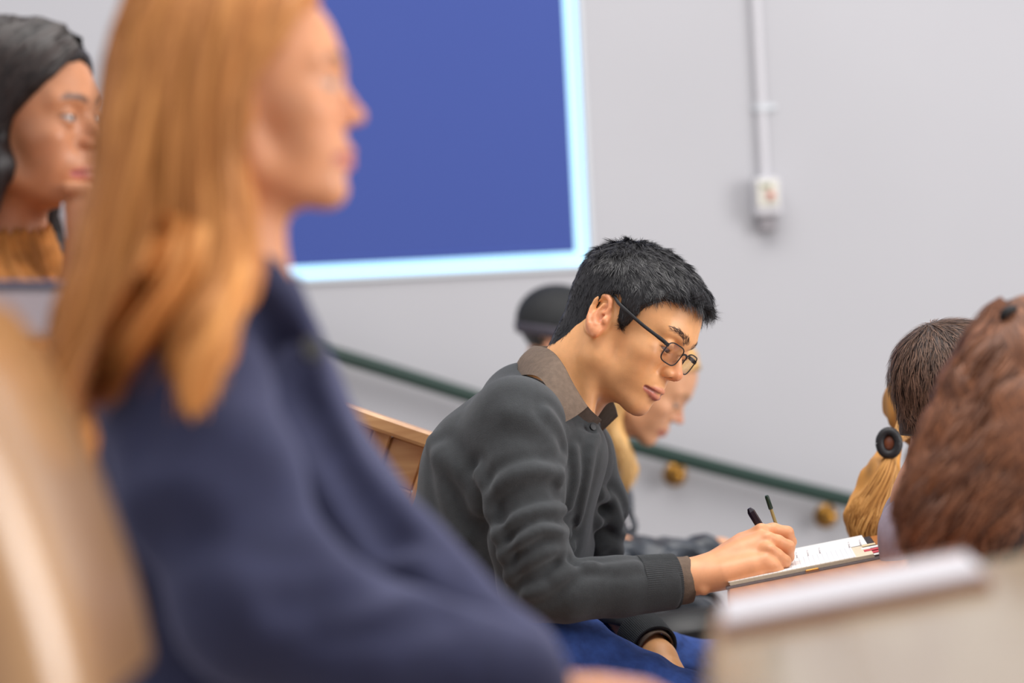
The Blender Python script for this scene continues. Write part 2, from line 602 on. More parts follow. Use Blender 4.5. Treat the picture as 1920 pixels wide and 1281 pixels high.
def head_sdf(P_, h):
    x, y, z = P_[:, 0], P_[:, 1], P_[:, 2]
    q = np.stack([x, np.abs(y), z], 1)
    fem = h.get('fem', 0.0)
    d = ell(q, (-0.006, 0, 0.050), (0.097, 0.0755, 0.079))
    d = smin(d, ell(q, (0.036, 0, 0.030), (0.058, 0.062, 0.070)), 0.03)
    d = smin(d, ell(q, (0.040, 0, -0.034), (0.050, 0.050 - 0.003 * fem, 0.058)), 0.025)
    d = smin(d, cone(q, (-0.002, 0.060, 0.000), (0.010, 0.051 - 0.004 * fem, -0.052), 0.012, 0.015), 0.02)
    d = smin(d, cone(q, (0.008, 0.050 - 0.004 * fem, -0.052), (0.073, 0.014, -0.0835), 0.0165, 0.0150), 0.02)
    d = smin(d, ell(q, (0.035, 0, -0.062), (0.045, 0.044 - 0.003 * fem, 0.034)), 0.02)
    d = smin(d, ell(q, (0.0780, 0, -0.0830), (0.0170, 0.019, 0.0170)), 0.016)
    d = smin(d, ell(q, (0.060, 0.046, -0.010), (0.024, 0.0175, 0.016)), 0.022)
    d = smin(d, ell(q, (0.058, 0.036, -0.036), (0.022, 0.018, 0.024)), 0.02)
    d = smin(d, chain(q, [(0.0905, 0.000, 0.036), (0.0885, 0.016, 0.0365), (0.0755, 0.045, 0.036)], [0.009 - 0.002 * fem, 0.0095 - 0.002 * fem, 0.008]), 0.016)
    d = smin(d, ell(q, (0.074, 0, -0.048), (0.0255, 0.031, 0.026)), 0.016)
    # eye sockets
    d = smax(d, -ell(q, (0.1005, 0.0325, 0.0140), (0.0200, 0.0190, 0.0125)), 0.012)
    # nose
    nl = h.get('nose', 1.0)
    br = h.get('bridge', 0.0)
    nw = h.get('nw', 1.0)
    d = smin(d, chain(q, [(0.089 + br, 0, 0.030), (0.0935 + br, 0, 0.014), (0.1030 + br * 0.6, 0, -0.002), (0.1105 * nl + 0.0 , 0, -0.0145)], [0.0065 * nw, 0.0062 * nw, 0.0072 * nw, 0.0092 * nw]), 0.009)
    d = smin(d, chain(q, [(0.084, 0, 0.012), (0.088, 0, -0.002), (0.092, 0, -0.018)], [0.009 * nw, 0.011 * nw, 0.0125 * nw]), 0.008)
    d = smin(d, ell(q, (0.1115 * nl, 0, -0.0165), (0.0100 * nw, 0.0105 * nw, 0.0092 * nw)), 0.006)
    d = smin(d, ell(q, (0.0975, 0.0128 * nw, -0.0200), (0.0115, 0.0074 * nw, 0.0085 * nw)), 0.004)
    d = smax(d, -ell(q, (0.1035, 0.0085 * nw, -0.0290), (0.0070, 0.0036, 0.0060)), 0.002)
    d = smax(d, -cone(q, (0.0905, 0.0215, -0.014), (0.0885, 0.0240, -0.026), 0.0022, 0.0015), 0.005)
    # mouth
    lf = 1.0 + 0.15 * fem
    d = smin(d, chain(q, UPLIP, [0.0028, 0.0042 * lf, 0.0048 * lf, 0.0046 * lf]), 0.0035)
    d = smin(d, chain(q, LOLIP, [0.0028, 0.0052 * lf, 0.0060 * lf]), 0.0035)
    d = smax(d, -chain(q, SLIT, [0.0022, 0.0017, 0.0015]), 0.0018)
    d = smax(d, -ell(q, (0.1035, 0, -0.0735), (0.0065, 0.018, 0.0045)), 0.010)
    d = smax(d, -cone(q, (0.1080, 0, -0.030), (0.1080, 0, -0.043), 0.0018, 0.0022), 0.005)
    # eyelids round the eyeball
    lid = sph(q, EYE_C, 0.0141)
    dz = q[:, 2] - (EYE_C[2] + h.get('lid_z', -0.001)) - 0.10 * (q[:, 1] - EYE_C[1])
    hh = h.get('lid_h', 0.0045)
    op = (np.sqrt(((q[:, 1] - EYE_C[1]) / 0.0122) ** 2 + (dz / hh) ** 2) - 1) * hh
    op = np.maximum(op, EYE_C[0] + 0.002 - q[:, 0])
    d = smin(d, smax(lid, -op, 0.0012), 0.004)
    d = smax(d, -np.maximum(op, sph(q, EYE_C, 0.020)), 0.0012)
    # upper lid crease
    m = (q[:, 1] > 0.045) & (q[:, 0] < 0.03)
    if m.any():
        d[m] = smin(d[m], ear_sdf(q[m]), 0.004)
    return d


EYE_C = np.array([0.0808, 0.0312, 0.0130], np.float32)


class Head:
    def __init__(s, pos, yaw, pitch, roll, scale=1.0, **h):
        s.pos = np.asarray(pos, float)
        s.R = rz(math.radians(yaw)) @ ry(math.radians(pitch)) @ rx(math.radians(roll))
        s.k = scale; s.h = h
    def to_local(s, p): return ((p - s.pos) @ s.R / s.k).astype(np.float32)
    def to_world(s, q): return np.asarray(q, float) * s.k @ s.R.T + s.pos
    def dir(s, v): return np.asarray(v, float) @ s.R.T
    def sdf(s, p):
        return within(p, s.to_world((0.0, 0, 0.02)), 0.19 * s.k, lambda q: head_sdf(s.to_local(q), s.h) * s.k)


def skin_colors(head, V, base, lip, warm, brow=None):
    """the skin's own colours: lips, ruddier nose, ears and cheeks; plus painted shade in mouth slit and nostrils"""
    q = head.to_local(V)
    q2 = np.stack([q[:, 0], np.abs(q[:, 1]), q[:, 2]], 1)
    C = np.tile(lin(base), (len(V), 1))
    w = lin(warm)
    for c, r, a in (((0.112, 0, -0.016), 0.017, 0.65), ((0.075, 0.045, -0.02), 0.022, 0.12), ((0.086, 0, -0.09), 0.016, 0.3)):
        m = a * np.exp(-((q2 - np.array(c)) ** 2).sum(1) / r ** 2)[:, None]
        C = C * (1 - m) + w * m
    m = (0.55 * (sstep(0.076, 0.080, q2[:, 1]) * sstep(0.03, 0.0, q2[:, 0]) * sstep(-0.05, -0.03, q2[:, 2])))[:, None]
    C = C * (1 - m) + w * m
    er = q2 - EAR_C
    ea, eb, ec = er @ EAR_F, er @ EAR_U, er @ EAR_N
    m = (0.7 * sstep(0.0075, 0.004, ec) * sstep(0.013, 0.010, np.hypot((ea - 0.001) / 1.0, (eb - 0.003) / 1.7)) * (q2[:, 1] > 0.06) * (ec > -0.006))[:, None]
    C = C * (1 - m) + w * 0.72 * m
    dl = np.minimum(polyd(q2, UPLIP) - 0.0042, polyd(q2, LOLIP) - 0.0055)
    m = (0.85 * sstep(0.0016, -0.0006, dl))[:, None]
    C = C * (1 - m) + lin(lip) * m
    ds = polyd(q2, SLIT)
    m = (0.75 * sstep(0.0032, 0.0012, ds))[:, None]
    C = C * (1 - m) + lin(lip) * 0.30 * m  # crease shade painted into the mouth slit
    nwid = head.h.get('nw', 1.0)
    dn = ell(q2.astype(np.float32), (0.1035, 0.0085 * nwid, -0.0280), (0.0070, 0.0036, 0.0060))
    m = (0.85 * sstep(0.0006, -0.0008, dn))[:, None]
    C = C * (1 - m) + lin((84, 36, 28)) * m  # dark recess shade painted inside the nostrils
    # eyelid margin and lashes
    e = np.linalg.norm(q2 - EYE_C, axis=1)
    hh = head.h.get('lid_h', 0.0045)
    dz = q2[:, 2] - (EYE_C[2] + head.h.get('lid_z', -0.001)) - 0.10 * (q2[:, 1] - EYE_C[1])
    op = np.sqrt(((q2[:, 1] - EYE_C[1]) / 0.0130) ** 2 + (dz / hh) ** 2) - 1
    m = (0.9 * sstep(0.30, 0.02, op) * sstep(0.019, 0.016, e) * sstep(-0.001, 0.0006, dz))[:, None]
    C = C * (1 - m) + lin((38, 26, 22)) * m
    if brow is not None:
        f2 = np.stack([np.zeros(len(q2)), q2[:, 1], q2[:, 2]], 1)
        g2 = [(0, 0.010, 0.0335), (0, 0.022, 0.0385), (0, 0.038, 0.0400), (0, 0.051, 0.0350)]
        bd = polyd(f2.astype(np.float32), g2) + 0.0030 * sstep(0.035, 0.052, q2[:, 1]) + 9.0 * (q2[:, 0] < 0.04)
        m = (head.h.get('brow_a', 0.85) * sstep(0.0050, 0.0022, bd + 0.0008 * vnoise(q2, 0.006, 3)))[:, None]
        C = C * (1 - m) + lin(brow) * m
    return C


def eyeballs(head, parent, gaze=(1, 0, 0), iris=(60, 38, 25)):
    """two eyeballs, white with a coloured iris and a dark pupil"""
    n, m = 40, 28
    th = np.linspace(0, math.pi, m); ph = np.linspace(0, 2 * math.pi, n, endpoint=False)
    T, Pp = np.meshgrid(th, ph, indexing='ij')
    D = np.stack([np.cos(T), np.sin(T) * np.cos(Pp), np.sin(T) * np.sin(Pp)], -1).reshape(-1, 3)
    i = np.arange(m - 1)[:, None] * n + np.arange(n)[None]; j = np.arange(m - 1)[:, None] * n + (np.arange(n)[None] + 1) % n
    Q = np.stack([i, i + n, j + n, j], -1).reshape(-1, 4)
    ang = T.reshape(-1)
    C = np.where(ang[:, None] < 0.20, lin((10, 8, 8)), np.where(ang[:, None] < 0.48, lin(iris), lin((168, 154, 146))))
    g = nrm(np.asarray(gaze, float)); a = nrm(np.cross([0, 0, 1], g)); b = np.cross(g, a)
    Rg = np.stack([g, a, b], 1)
    for s in (-1, 1):
        c = EYE_C * np.array([1, s, 1])
        V = head.to_world(c + (D * (0.0124 + 0.0006 * np.exp(-(ang / 0.45) ** 2))[:, None]) @ Rg.T)
        qmesh('eyeball', V, Q, MAT['eye'], parent, C)


def brow_hairs(head, Vh, Nh, rng, color, n=420, w=0.0008):
    """short hairs of both eyebrows, laid on the brow ridge"""
    g = resample([(0.094, 0.010, 0.0335), (0.094, 0.022, 0.0385), (0.083, 0.038, 0.0400), (0.072, 0.051, 0.0350)], 30)
    S = []; N = []
    q = head.to_local(Vh)
    for s in (-1, 1):
        m = np.nonzero((q[:, 1] * s > 0.004) & (q[:, 2] > 0.02) & (q[:, 2] < 0.055) & (q[:, 0] > 0.04))[0]
        qm = q[m]
        for _ in range(n):
            t = rng.rand() ** 1.3 * 0.85; k = t * 28.999; i = int(k)
            p = g[i] * (1 - k + i) + g[i + 1] * (k - i)
            th = np.interp(t, [0, 0.3, 1], [0.0034, 0.0030, 0.0008])
            p = p * np.array([1, s, 1]) + np.array([0, 0, rng.uniform(-th, th)])
            j = m[np.argmin(((qm - p) ** 2).sum(1))]
            dl = nrm(np.array([-0.6 - t, s * (0.5 + t), 0.75 - 1.1 * t]) + rng.normal(size=3) * 0.2)
            dw = head.dir(dl); nn = Nh[j]
            dw = nrm(dw - nn * (dw @ nn) + nn * 0.12)
            L = rng.uniform(0.004, 0.007)
            b = Vh[j] + nn * 0.0002
            S.append([b, b + dw * L * 0.5, b + dw * L - nn * 0.0003]); N.append([nn] * 3)
    V, Q, si, t = ribbons(np.array(S), np.array(N), np.full(len(S), w))
    return V, Q, np.tile(lin(color), (len(V), 1))


def hair_colors(si, t, rng, c0, c1, tipmix=0.0, tipcol=None):
    n = si.max() + 1
    k = rng.rand(n)[si][:, None]
    C = lin(c0) * (1 - k) + lin(c1) * k
    if tipcol is not None:
        m = (tipmix * t)[:, None]
        C = C * (1 - m) + lin(tipcol) * m
    return C

# ------------------------------------------------------------------ material set
MAT = {}
MAT['wall'] = M_plain('painted_wall', (180, 180, 184), 0.75, var=0.02, scale=1.5, bump=0.05, bscale=60)
MAT['white'] = M_plain('white_plastic', (196, 195, 199), 0.45)
MAT['frame'] = M_plain('window_frame_paint', (205, 210, 214), 0.4)
MAT['blind'] = M_plain('blue_blind_fabric', (58, 78, 150), 0.8, var=0.03, scale=300)
MAT['daylight'] = M_emit('daylit_glass', (176, 230, 255), 0.92)
MAT['rail'] = M_plain('green_rail_paint', (15, 48, 39), 0.35)
MAT['brass'] = M_plain('brass', (150, 108, 44), 0.3, Metallic=0.9)
MAT['skin'] = M_attr('skin', 0.42, bump=0.10, bscale=420, var=0.06)
b_ = MAT['skin'].node_tree.nodes['Principled BSDF']
b_.inputs['Subsurface Weight'].default_value = 0.12
b_.inputs['Subsurface Radius'].default_value = (0.010, 0.004, 0.002)
b_.inputs['Subsurface Scale'].default_value = 0.6
b_.inputs['Specular IOR Level'].default_value = 0.42
MAT['eye'] = M_attr('eye', 0.08)
MAT['hair'] = M_attr('hair', 0.36)
MAT['hair'].node_tree.nodes['Principled BSDF'].inputs['Specular IOR Level'].default_value = 0.55
MAT['hair_soft'] = M_attr('hair_soft', 0.5)
MAT['hair_soft'].node_tree.nodes['Principled BSDF'].inputs['Specular IOR Level'].default_value = 0.3
MAT['sweater'] = M_plain('charcoal_knit', (47, 50, 52), 0.92, var=0.12, scale=90, bump=0.5, bscale=900)
bs = MAT['sweater'].node_tree.nodes['Principled BSDF']
bs.inputs['Sheen Weight'].default_value = 0.2; bs.inputs['Sheen Roughness'].default_value = 0.5
bs.inputs['Sheen Tint'].default_value = (0.75, 0.8, 0.85, 1)
MAT['knit_rib'] = MAT['sweater']
MAT['taupe'] = M_plain('taupe_shirt_cotton', (104, 88, 75), 0.9, var=0.15, scale=120, bump=0.4, bscale=700)
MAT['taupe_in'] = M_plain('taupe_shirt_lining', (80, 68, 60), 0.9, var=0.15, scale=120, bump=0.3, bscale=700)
MAT['denim'] = M_plain('blue_denim', (50, 82, 156), 0.85, var=0.22, scale=70, bump=0.4, bscale=900)
MAT['black_plastic'] = M_plain('matt_black', (24, 24, 27), 0.55)
def M_thin(name, keep=0.9):
    m, nt, b = mat_new(name)
    setin(b, Roughness=0.03)
    b.inputs['Base Color'].default_value = (0.75, 0.7, 0.8, 1)
    t = nt.nodes.new('ShaderNodeBsdfTransparent'); t.inputs[0].default_value = (0.93, 0.92, 0.94, 1)
    g = nt.nodes.new('ShaderNodeBsdfGlossy'); g.inputs['Roughness'].default_value = 0.03
    mx = nt.nodes.new('ShaderNodeMixShader'); mx.inputs[0].default_value = 1 - keep
    nt.links.new(t.outputs[0], mx.inputs[1]); nt.links.new(g.outputs[0], mx.inputs[2])
    nt.links.new(mx.outputs[0], nt.nodes['Material Output'].inputs[0])
    return m
MAT['lens'] = M_thin('spectacle_lens')
MAT['wood'] = M_wood('oak_bench', (178, 124, 78), (218, 170, 118), 0.35, 'X', 5.0, 9.0)
MAT['wood_y'] = M_wood('oak_desk', (156, 92, 46), (188, 122, 66), 0.42, 'Y', 4.0, 12.0, coat=0.0)
MAT['wood_y'].node_tree.nodes['Principled BSDF'].inputs['Specular IOR Level'].default_value = 0.14
MAT['wood_z'] = M_wood('oak_stile', (174, 120, 74), (212, 162, 110), 0.35, 'Z', 5.0, 9.0)
MAT['floor'] = M_plain('grey_floor', (172, 164, 156), 0.6, var=0.1, scale=3)

MAT['page'] = M_plain('paper', (236, 234, 230), 0.8)
MAT['paper_edge'] = M_plain('page_edges', (222, 208, 182), 0.8, var=0.06, scale=400)
MAT['leather'] = M_plain('black_leather_cover', (24, 18, 26), 0.6, bump=0.2, bscale=500)
MAT['steel'] = M_plain('steel', (225, 222, 226), 0.3, Metallic=0.6)
MAT['red'] = M_plain('red_tab', (200, 60, 75), 0.6)
MAT['cream'] = M_plain('cream_tab', (225, 205, 165), 0.6)
MAT['green'] = M_plain('dark_green_cap', (18, 48, 34), 0.35)
MAT['clear'] = M_plain('amber_barrel', (170, 150, 95), 0.25)
MAT['pen'] = M_plain('black_pen', (26, 18, 30), 0.3)
MAT['navy_wool'] = M_plain('navy_wool', (42, 45, 72), 0.95, var=0.12, scale=60, bump=0.3, bscale=500)
bs = MAT['navy_wool'].node_tree.nodes['Principled BSDF']
bs.inputs['Sheen Weight'].default_value = 0.25; bs.inputs['Sheen Tint'].default_value = (0.55, 0.58, 0.95, 1)
MAT['brown_knit'] = M_plain('tan_brown_knit', (168, 108, 50), 0.95, var=0.3, scale=40, bump=0.4, bscale=300)
MAT['jacket'] = M_plain('dark_leather_jacket', (44, 50, 58), 0.33, var=0.3, scale=25, bump=0.5, bscale=60)
MAT['grey_shirt'] = M_plain('grey_lilac_shirt', (140, 132, 146), 0.85, var=0.1, scale=60)
MAT['black_cloth'] = M_plain('black_cloth', (24, 26, 28), 0.7, var=0.2, scale=30)
MAT['cap_band'] = M_plain('charcoal_cap_band', (66, 62, 72), 0.6)
MAT['tan_wood'] = M_wood('tan_varnished_seat', (158, 112, 66), (190, 146, 96), 0.3, 'Z', 3.0, 8.0, coat=1.0)
MAT['tan_wood'].node_tree.nodes['Principled BSDF'].inputs['Coat Roughness'].default_value = 0.22
MAT['pale_wood'] = M_wood('pale_varnished_desk', (150, 126, 92), (174, 156, 122), 0.25, 'Y', 3.0, 8.0, coat=0.5)
MAT['book_cover'] = M_plain('brown_book_cover', (150, 104, 84), 0.6)
MAT['light_grey'] = M_plain('light_grey_cover', (196, 190, 196), 0.6)
MAT['dark_blue'] = M_plain('slate_blue_cover', (70, 76, 104), 0.6)
MAT['bag'] = M_plain('black_bag', (20, 21, 22), 0.45, bump=0.4, bscale=40)


def M_ruled():
    """white paper with printed grey rules, spaced along the sheet's length"""
    m, nt, b = mat_new('ruled_paper')
    setin(b, Roughness=0.8)
    tc = nt.nodes.new('ShaderNodeTexCoord')
    sp = nt.nodes.new('ShaderNodeSeparateXYZ'); nt.links.new(tc.outputs['Object'], sp.inputs[0])
    md = nt.nodes.new('ShaderNodeMath'); md.operation = 'PINGPONG'; md.inputs[1].default_value = 0.0035
    nt.links.new(sp.outputs['X'], md.inputs[0])
    lt = nt.nodes.new('ShaderNodeMath'); lt.operation = 'LESS_THAN'; lt.inputs[1].default_value = 0.00035
    nt.links.new(md.outputs[0], lt.inputs[0])
    mx = nt.nodes.new('ShaderNodeMix'); mx.data_type = 'RGBA'
    mx.inputs[6].default_value = tuple(lin((238, 237, 236))) + (1,); mx.inputs[7].default_value = tuple(lin((188, 190, 200))) + (1,)
    nt.links.new(lt.outputs[0], mx.inputs[0]); nt.links.new(mx.outputs[2], b.inputs['Base Color'])
    return m
MAT['ruled'] = M_ruled()
MAT['pad_paper'] = M_plain('pad_paper', (206, 204, 208), 0.8)
MAT['hair_dark'] = M_attr('hair_dark', 0.42)
MAT['hair_dark'].node_tree.nodes['Principled BSDF'].inputs['Specular IOR Level'].default_value = 0.28

# ------------------------------------------------------------------ the young man writing (in focus)
ONLY = os.environ.get('ONLY', '').split(',') if os.environ.get('ONLY') else None
def want(n): return ONLY is None or n in ONLY


def build_man():
    rng = np.random.RandomState(7)
    d0 = 3.70
    HD = Head((0.17579, d0, CAM[2] + 0.0041), -33.5, 29.7, -17.5, 1.0, lid_h=0.0022, lid_z=-0.0058, bridge=-0.003, nose=0.965, nw=0.98, brow_a=0.6)
    root = empty('person', (-0.05, 3.72, 0.0), 'young man with short black hair, glasses and charcoal sweater, bent over writing in a planner', 'person')

    # skeleton
    neck_b = P(1030, 790, 3.72); neck_t = HD.to_world((-0.022, 0, -0.035))
    c7 = P(990, 778, 3.74)
    shR, elR, wrR = P(968, 800, 3.57), P(1003, 1098, 3.50), P(1292, 1083, 3.55)
    shL, elL, wrL = P(1072, 850, 3.90), P(1110, 1078, 3.93), P(1236, 1236, 3.72)
    thR, thL = P(938, 885, 3.65), P(985, 900, 3.84)
    beR, beL = P(895, 1060, 3.66), P(935, 1070, 3.84)
    hiR, hiL = P(890, 1200, 3.64), P(925, 1200, 3.84)
    knR, knL = P(1330, 1384, 3.56), P(1430, 1292, 3.95)

    # right hand: px chains (x, y, depth, radius)
    mc = 1 / 1225.0
    palm = [(1300, 1078, 3.55, 31), (1345, 1066, 3.555, 33), (1392, 1045, 3.56, 36), (1425, 1030, 3.56, 32)]
    palm2 = [(1310, 1088, 3.54, 26), (1360, 1078, 3.53, 27), (1410, 1066, 3.53, 27), (1438, 1060, 3.53, 24)]
    palm3 = [(1340, 1062, 3.575, 26), (1395, 1022, 3.585, 24), (1426, 1003, 3.585, 17)]
    fingers = [
        [(1424, 1000, 3.580, 15), (1450, 994, 3.580, 12.5), (1476, 999, 3.583, 11.5), (1483, 1016, 3.590, 10), (1477, 1037, 3.595, 9)],
        [(1434, 1012, 3.555, 16), (1458, 1017, 3.552, 13), (1478, 1026, 3.555, 12), (1478, 1044, 3.572, 10.5), (1466, 1052, 3.590, 9.5)],
        [(1438, 1032, 3.536, 16), (1456, 1043, 3.530, 13), (1471, 1053, 3.533, 11.5), (1464, 1066, 3.552, 10), (1450, 1066, 3.570, 9)],
        [(1436, 1054, 3.524, 16), (1450, 1063, 3.518, 12.5), (1459, 1072, 3.522, 11), (1450, 1082, 3.540, 9.5), (1436, 1080, 3.556, 9)],
        [(1380, 1048, 3.610, 20), (1425, 1030, 3.635, 15), (1455, 1028, 3.630, 12), (1476, 1036, 3.612, 10)],
    ]
    def chn(c): return np.array([P(*q[:3]) for q in c]), [q[3] * mc for q in c]
    hand_parts = [chn(c) for c in (palm, palm2, palm3)]
    fing_parts = [chn(c) for c in fingers]
    # left hand resting in the lap
    lh = [(P(1236, 1236, 3.72), 0.026), (P(1248, 1260, 3.70), 0.028), (P(1262, 1290, 3.68), 0.030)]
    lfing = [[P(1262, 1290, 3.66 + 0.02 * i), P(1290, 1320, 3.655 + 0.022 * i), P(1305, 1350, 3.66 + 0.02 * i)] for i in range(4)]

    def hand_d(p):
        d = None
        for pts, rs in hand_parts:
            e = chain(p, pts, rs)
            d = e if d is None else smin(d, e, 0.012)
        f = None
        for pts, rs in fing_parts:
            e = chain(p, pts, rs, 0.004)
            f = e if f is None else smin(f, e, 0.0013)
        d = smin(d, f, 0.0055)
        # knuckles, wrist bone and tendons
        for (px, py, dd, r) in ((1427, 990, 3.572, 8), (1441, 1008, 3.545, 8.5), (1445, 1030, 3.524, 8), (1320, 1108, 3.525, 8)):
            d = smin(d, sph(p, P(px, py, dd), r * mc), 0.008)
        return d

    def core(p):
        """the body under the clothes"""
        d = HD.sdf(p)
        nk = cone(p, neck_t, neck_b, 0.054, 0.057)
        nk = smin(nk, cone(p, HD.to_world((-0.045, 0, -0.02)), P(1022, 770, 3.73), 0.046, 0.050), 0.03)
        # sternomastoid line
        nk = smin(nk, cone(p, HD.to_world((-0.02, -0.058, -0.02)), P(1095, 800, 3.66), 0.016, 0.014), 0.018)
        d = smin(d, nk, 0.022)
        b = cone(p, P(1000, 790, 3.70), P(930, 1000, 3.74), 0.075, 0.09)
        b = smin(b, cone(p, P(930, 1000, 3.74), P(905, 1190, 3.74), 0.09, 0.10), 0.03)
        b = smin(b, chain(p, [c7, shR, elR, wrR], [0.05, 0.040, 0.032, 0.026]), 0.02)
        b = smin(b, chain(p, [c7, shL, elL, wrL], [0.05, 0.040, 0.032, 0.026]), 0.02)
        b = smin(b, chain(p, [hiR, P(1020, 1275, 3.60), knR], [0.06, 0.05, 0.04]), 0.03)
        b = smin(b, chain(p, [hiL, P(1190, 1285, 3.90), knL], [0.06, 0.05, 0.04]), 0.03)
        d = smin(d, b, 0.03)
        d = smin(d, within(p, P(1390, 1050, 3.56), 0.17, hand_d), 0.008)
        d = smin(d, chain(p, [a for a, r in lh], [r for a, r in lh]), 0.012)
        for f in lfing:
            d = smin(d, chain(p, f, [0.0105, 0.009, 0.0075]), 0.004)
        return d

    V, Q = grow(core, (-0.40, 3.35, 0.42), (0.58, 4.12, 1.30), 0.00195)
    V = relax(V, Q, 1, 0.4)
    C = skin_colors(HD, V, (230, 170, 116), (194, 112, 104), (218, 132, 98), brow=(104, 72, 52))
    # ruddier knuckles and hand
    hd = hand_d(V.astype(np.float32))
    m = (0.5 * sstep(0.01, -0.002, hd))[:, None]
    C = C * (1 - m) + lin((226, 158, 124)) * m
    # fingernail of the index finger and shaved shadow of the jaw stay in the skin's colour layer
    q = HD.to_local(V)
    st = 0.18 * sstep(-0.045, -0.075, q[:, 2]) * sstep(0.0, 0.04, q[:, 0]) * sstep(-0.14, -0.115, q[:, 2])
    C = C * (1 - st[:, None]) + lin((120, 90, 74)) * st[:, None]
    body = qmesh('body', V, Q, MAT['skin'], root, C)
    N = vnormals(V, Q)
    eyeballs(HD, root, (1, 0.0, -0.75), (35, 22, 16))

    # ---- hair
    def scalp(q):
        """>0 inside the hairy part of the head (local coordinates)"""
        x, z = q[:, 0], q[:, 2]; ya = np.abs(q[:, 1])
        zl = np.interp(x, [-0.12, -0.085, -0.070, -0.050, -0.036, -0.030, -0.004, 0.004, 0.012, 0.022, 0.030, 0.040, 0.055, 0.080, 0.1],
                       [-0.100, -0.098, -0.092, -0.072, -0.038, 0.030, 0.045, 0.038, 0.006, 0.000, 0.014, 0.046, 0.068, 0.088, 0.094])
        return z - zl
    def cap(p):
        q = HD.to_local(p)
        qa = np.stack([q[:, 0], np.abs(q[:, 1]), q[:, 2]], 1)
        d = ell(q, (-0.009, 0, 0.048), (0.1030, 0.0775, 0.0795))
        d = smin(d, ell(q, (0.032, 0, 0.036), (0.060, 0.0635, 0.066)), 0.03)
        d = smin(d, cone(q, (-0.055, 0, 0.02), (-0.046, 0, -0.085), 0.050, 0.046), 0.02)
        top = sstep(0.03, 0.10, q[:, 2]); fr = sstep(0.02, 0.09, q[:, 0])
        th = 0.0045 + 0.007 * top + 0.001 * top * fr
        th = th + 0.0016 * vnoise(q.astype(float), 0.022, 5) * top
        d = d - th
        return smax(d, -scalp(q) * 0.7, 0.004)
    Vc, Qc = grow(lambda p: cap(p) * HD.k, HD.pos - 0.17, HD.pos + 0.17, 0.0026)
    Nc = vnormals(Vc, Qc)
    qc = HD.to_local(Vc).astype(float)
    # strands
    pick = rng.choice(len(Vc), 48000)
    qp, npw = qc[pick], Nc[pick]
    nl = npw @ HD.R
    edge = scalp(qp)
    ok = (edge > -0.004) & (nl[:, 2] * 0 + np.linalg.norm(qp - np.array([0, 0, 0.04]), axis=1) > 0.055)
    qp, nl, edge = qp[ok], nl[ok], edge[ok]
    n = len(qp)
    crown = np.array([-0.072, 0.012, 0.105])
    fl = nrm(qp - crown)
    top = sstep(0.045, 0.10, qp[:, 2])
    fl = fl + np.array([0.9, -0.10, 0.0]) * (top * sstep(-0.05, 0.02, qp[:, 0]))[:, None]
    fl = fl + np.array([-0.15, 0, -0.9]) * ((1 - top))[:, None]
    cl = np.stack([vnoise(qp, 0.018, 11 + i) for i in range(3)], 1)
    fl = nrm(fl + 0.55 * cl + rng.normal(size=(n, 3)) * 0.22)
    tang = nrm(fl - nl * (fl * nl).sum(1, keepdims=True))
    front = top * sstep(0.03, 0.085, qp[:, 0])
    nearear = sstep(0.050, 0.030, qp[:, 2]) * sstep(-0.045, -0.030, qp[:, 0]) * sstep(0.016, 0.006, qp[:, 0])
    L = (1 - 0.65 * nearear) * (0.012 + 0.008 * top + 0.004 * front) * (0.7 + 0.6 * rng.rand(n))
    lift = 0.16 + 0.04 * top + 0.22 * rng.rand(n) + 0.15 * front - 0.10 * np.exp(-(np.linalg.norm(qp - crown, axis=1) / 0.035) ** 2)
    ts = np.linspace(0, 1, 5)
    S = np.stack([qp + tang * (L * t)[:, None] + nl * (L * lift * t * (1 - 0.50 * t))[:, None]
                  + np.array([0, 0, -1.0]) * (front * L * 0.20 * t * t)[:, None] for t in ts], 1)
    S = S - nl[:, None] * 0.0015
    Nn = np.repeat(nrm(nl + 0.3 * rng.normal(size=nl.shape))[:, None], 5, 1)
    Sw = HD.to_world(S.reshape(-1, 3)).reshape(S.shape); Nw = HD.dir(Nn.reshape(-1, 3)).reshape(S.shape)
    Vs, Qs, si, tt = ribbons(Sw, Nw, np.full(n, 0.00062) * (0.7 + 0.6 * rng.rand(n)), tip=0.15)
    Cs = hair_colors(si, tt, rng, (16, 15, 17), (44, 43, 47))
    Vb, Qb, Cb = brow_hairs(HD, V, N, rng, (60, 42, 34), 150, 0.0005)
    Vh, Qh, Ch = join([(Vc, Qc, lin((17, 16, 18))), (Vs, Qs, Cs), (Vb, Qb, Cb)])
    qmesh('hair', Vh, Qh, MAT['hair'], root, Ch)

    # ---- sweater
    k_ = 600 / 1163.0
    def crop(c, dd): return np.array([P(740 + x * k_, 620 + y * k_, dd) for x, y in c])
    def torso(p):
        d = chain(p, [c7, thR, beR, hiR], [0.058, 0.112, 0.118, 0.125], 0.03)
        d = smin(d, chain(p, [c7, thL, beL, hiL], [0.058, 0.112, 0.112, 0.12], 0.03), 0.05)
        d = smin(d, cone(p, P(1040, 850, 3.66), P(1000, 1010, 3.72), 0.080, 0.085), 0.04)
        d = smin(d, cone(p, P(1060, 865, 3.80), P(1010, 1010, 3.80), 0.075, 0.085), 0.04)
        d = smin(d, chain(p, [c7, shR], [0.062, 0.066]), 0.04)
        d = smin(d, chain(p, [c7, shL], [0.062, 0.062]), 0.04)
        return d
    def armR(p):
        return chain(p, [shR, P(978, 900, 3.535), P(990, 1010, 3.50), elR], [0.068, 0.062, 0.056, 0.052], 0.02)
    def foreR(p):
        return chain(p, [elR, P(1060, 1106, 3.50), P(1160, 1100, 3.52), P(1268, 1090, 3.545)], [0.052, 0.049, 0.0435, 0.0385], 0.01)
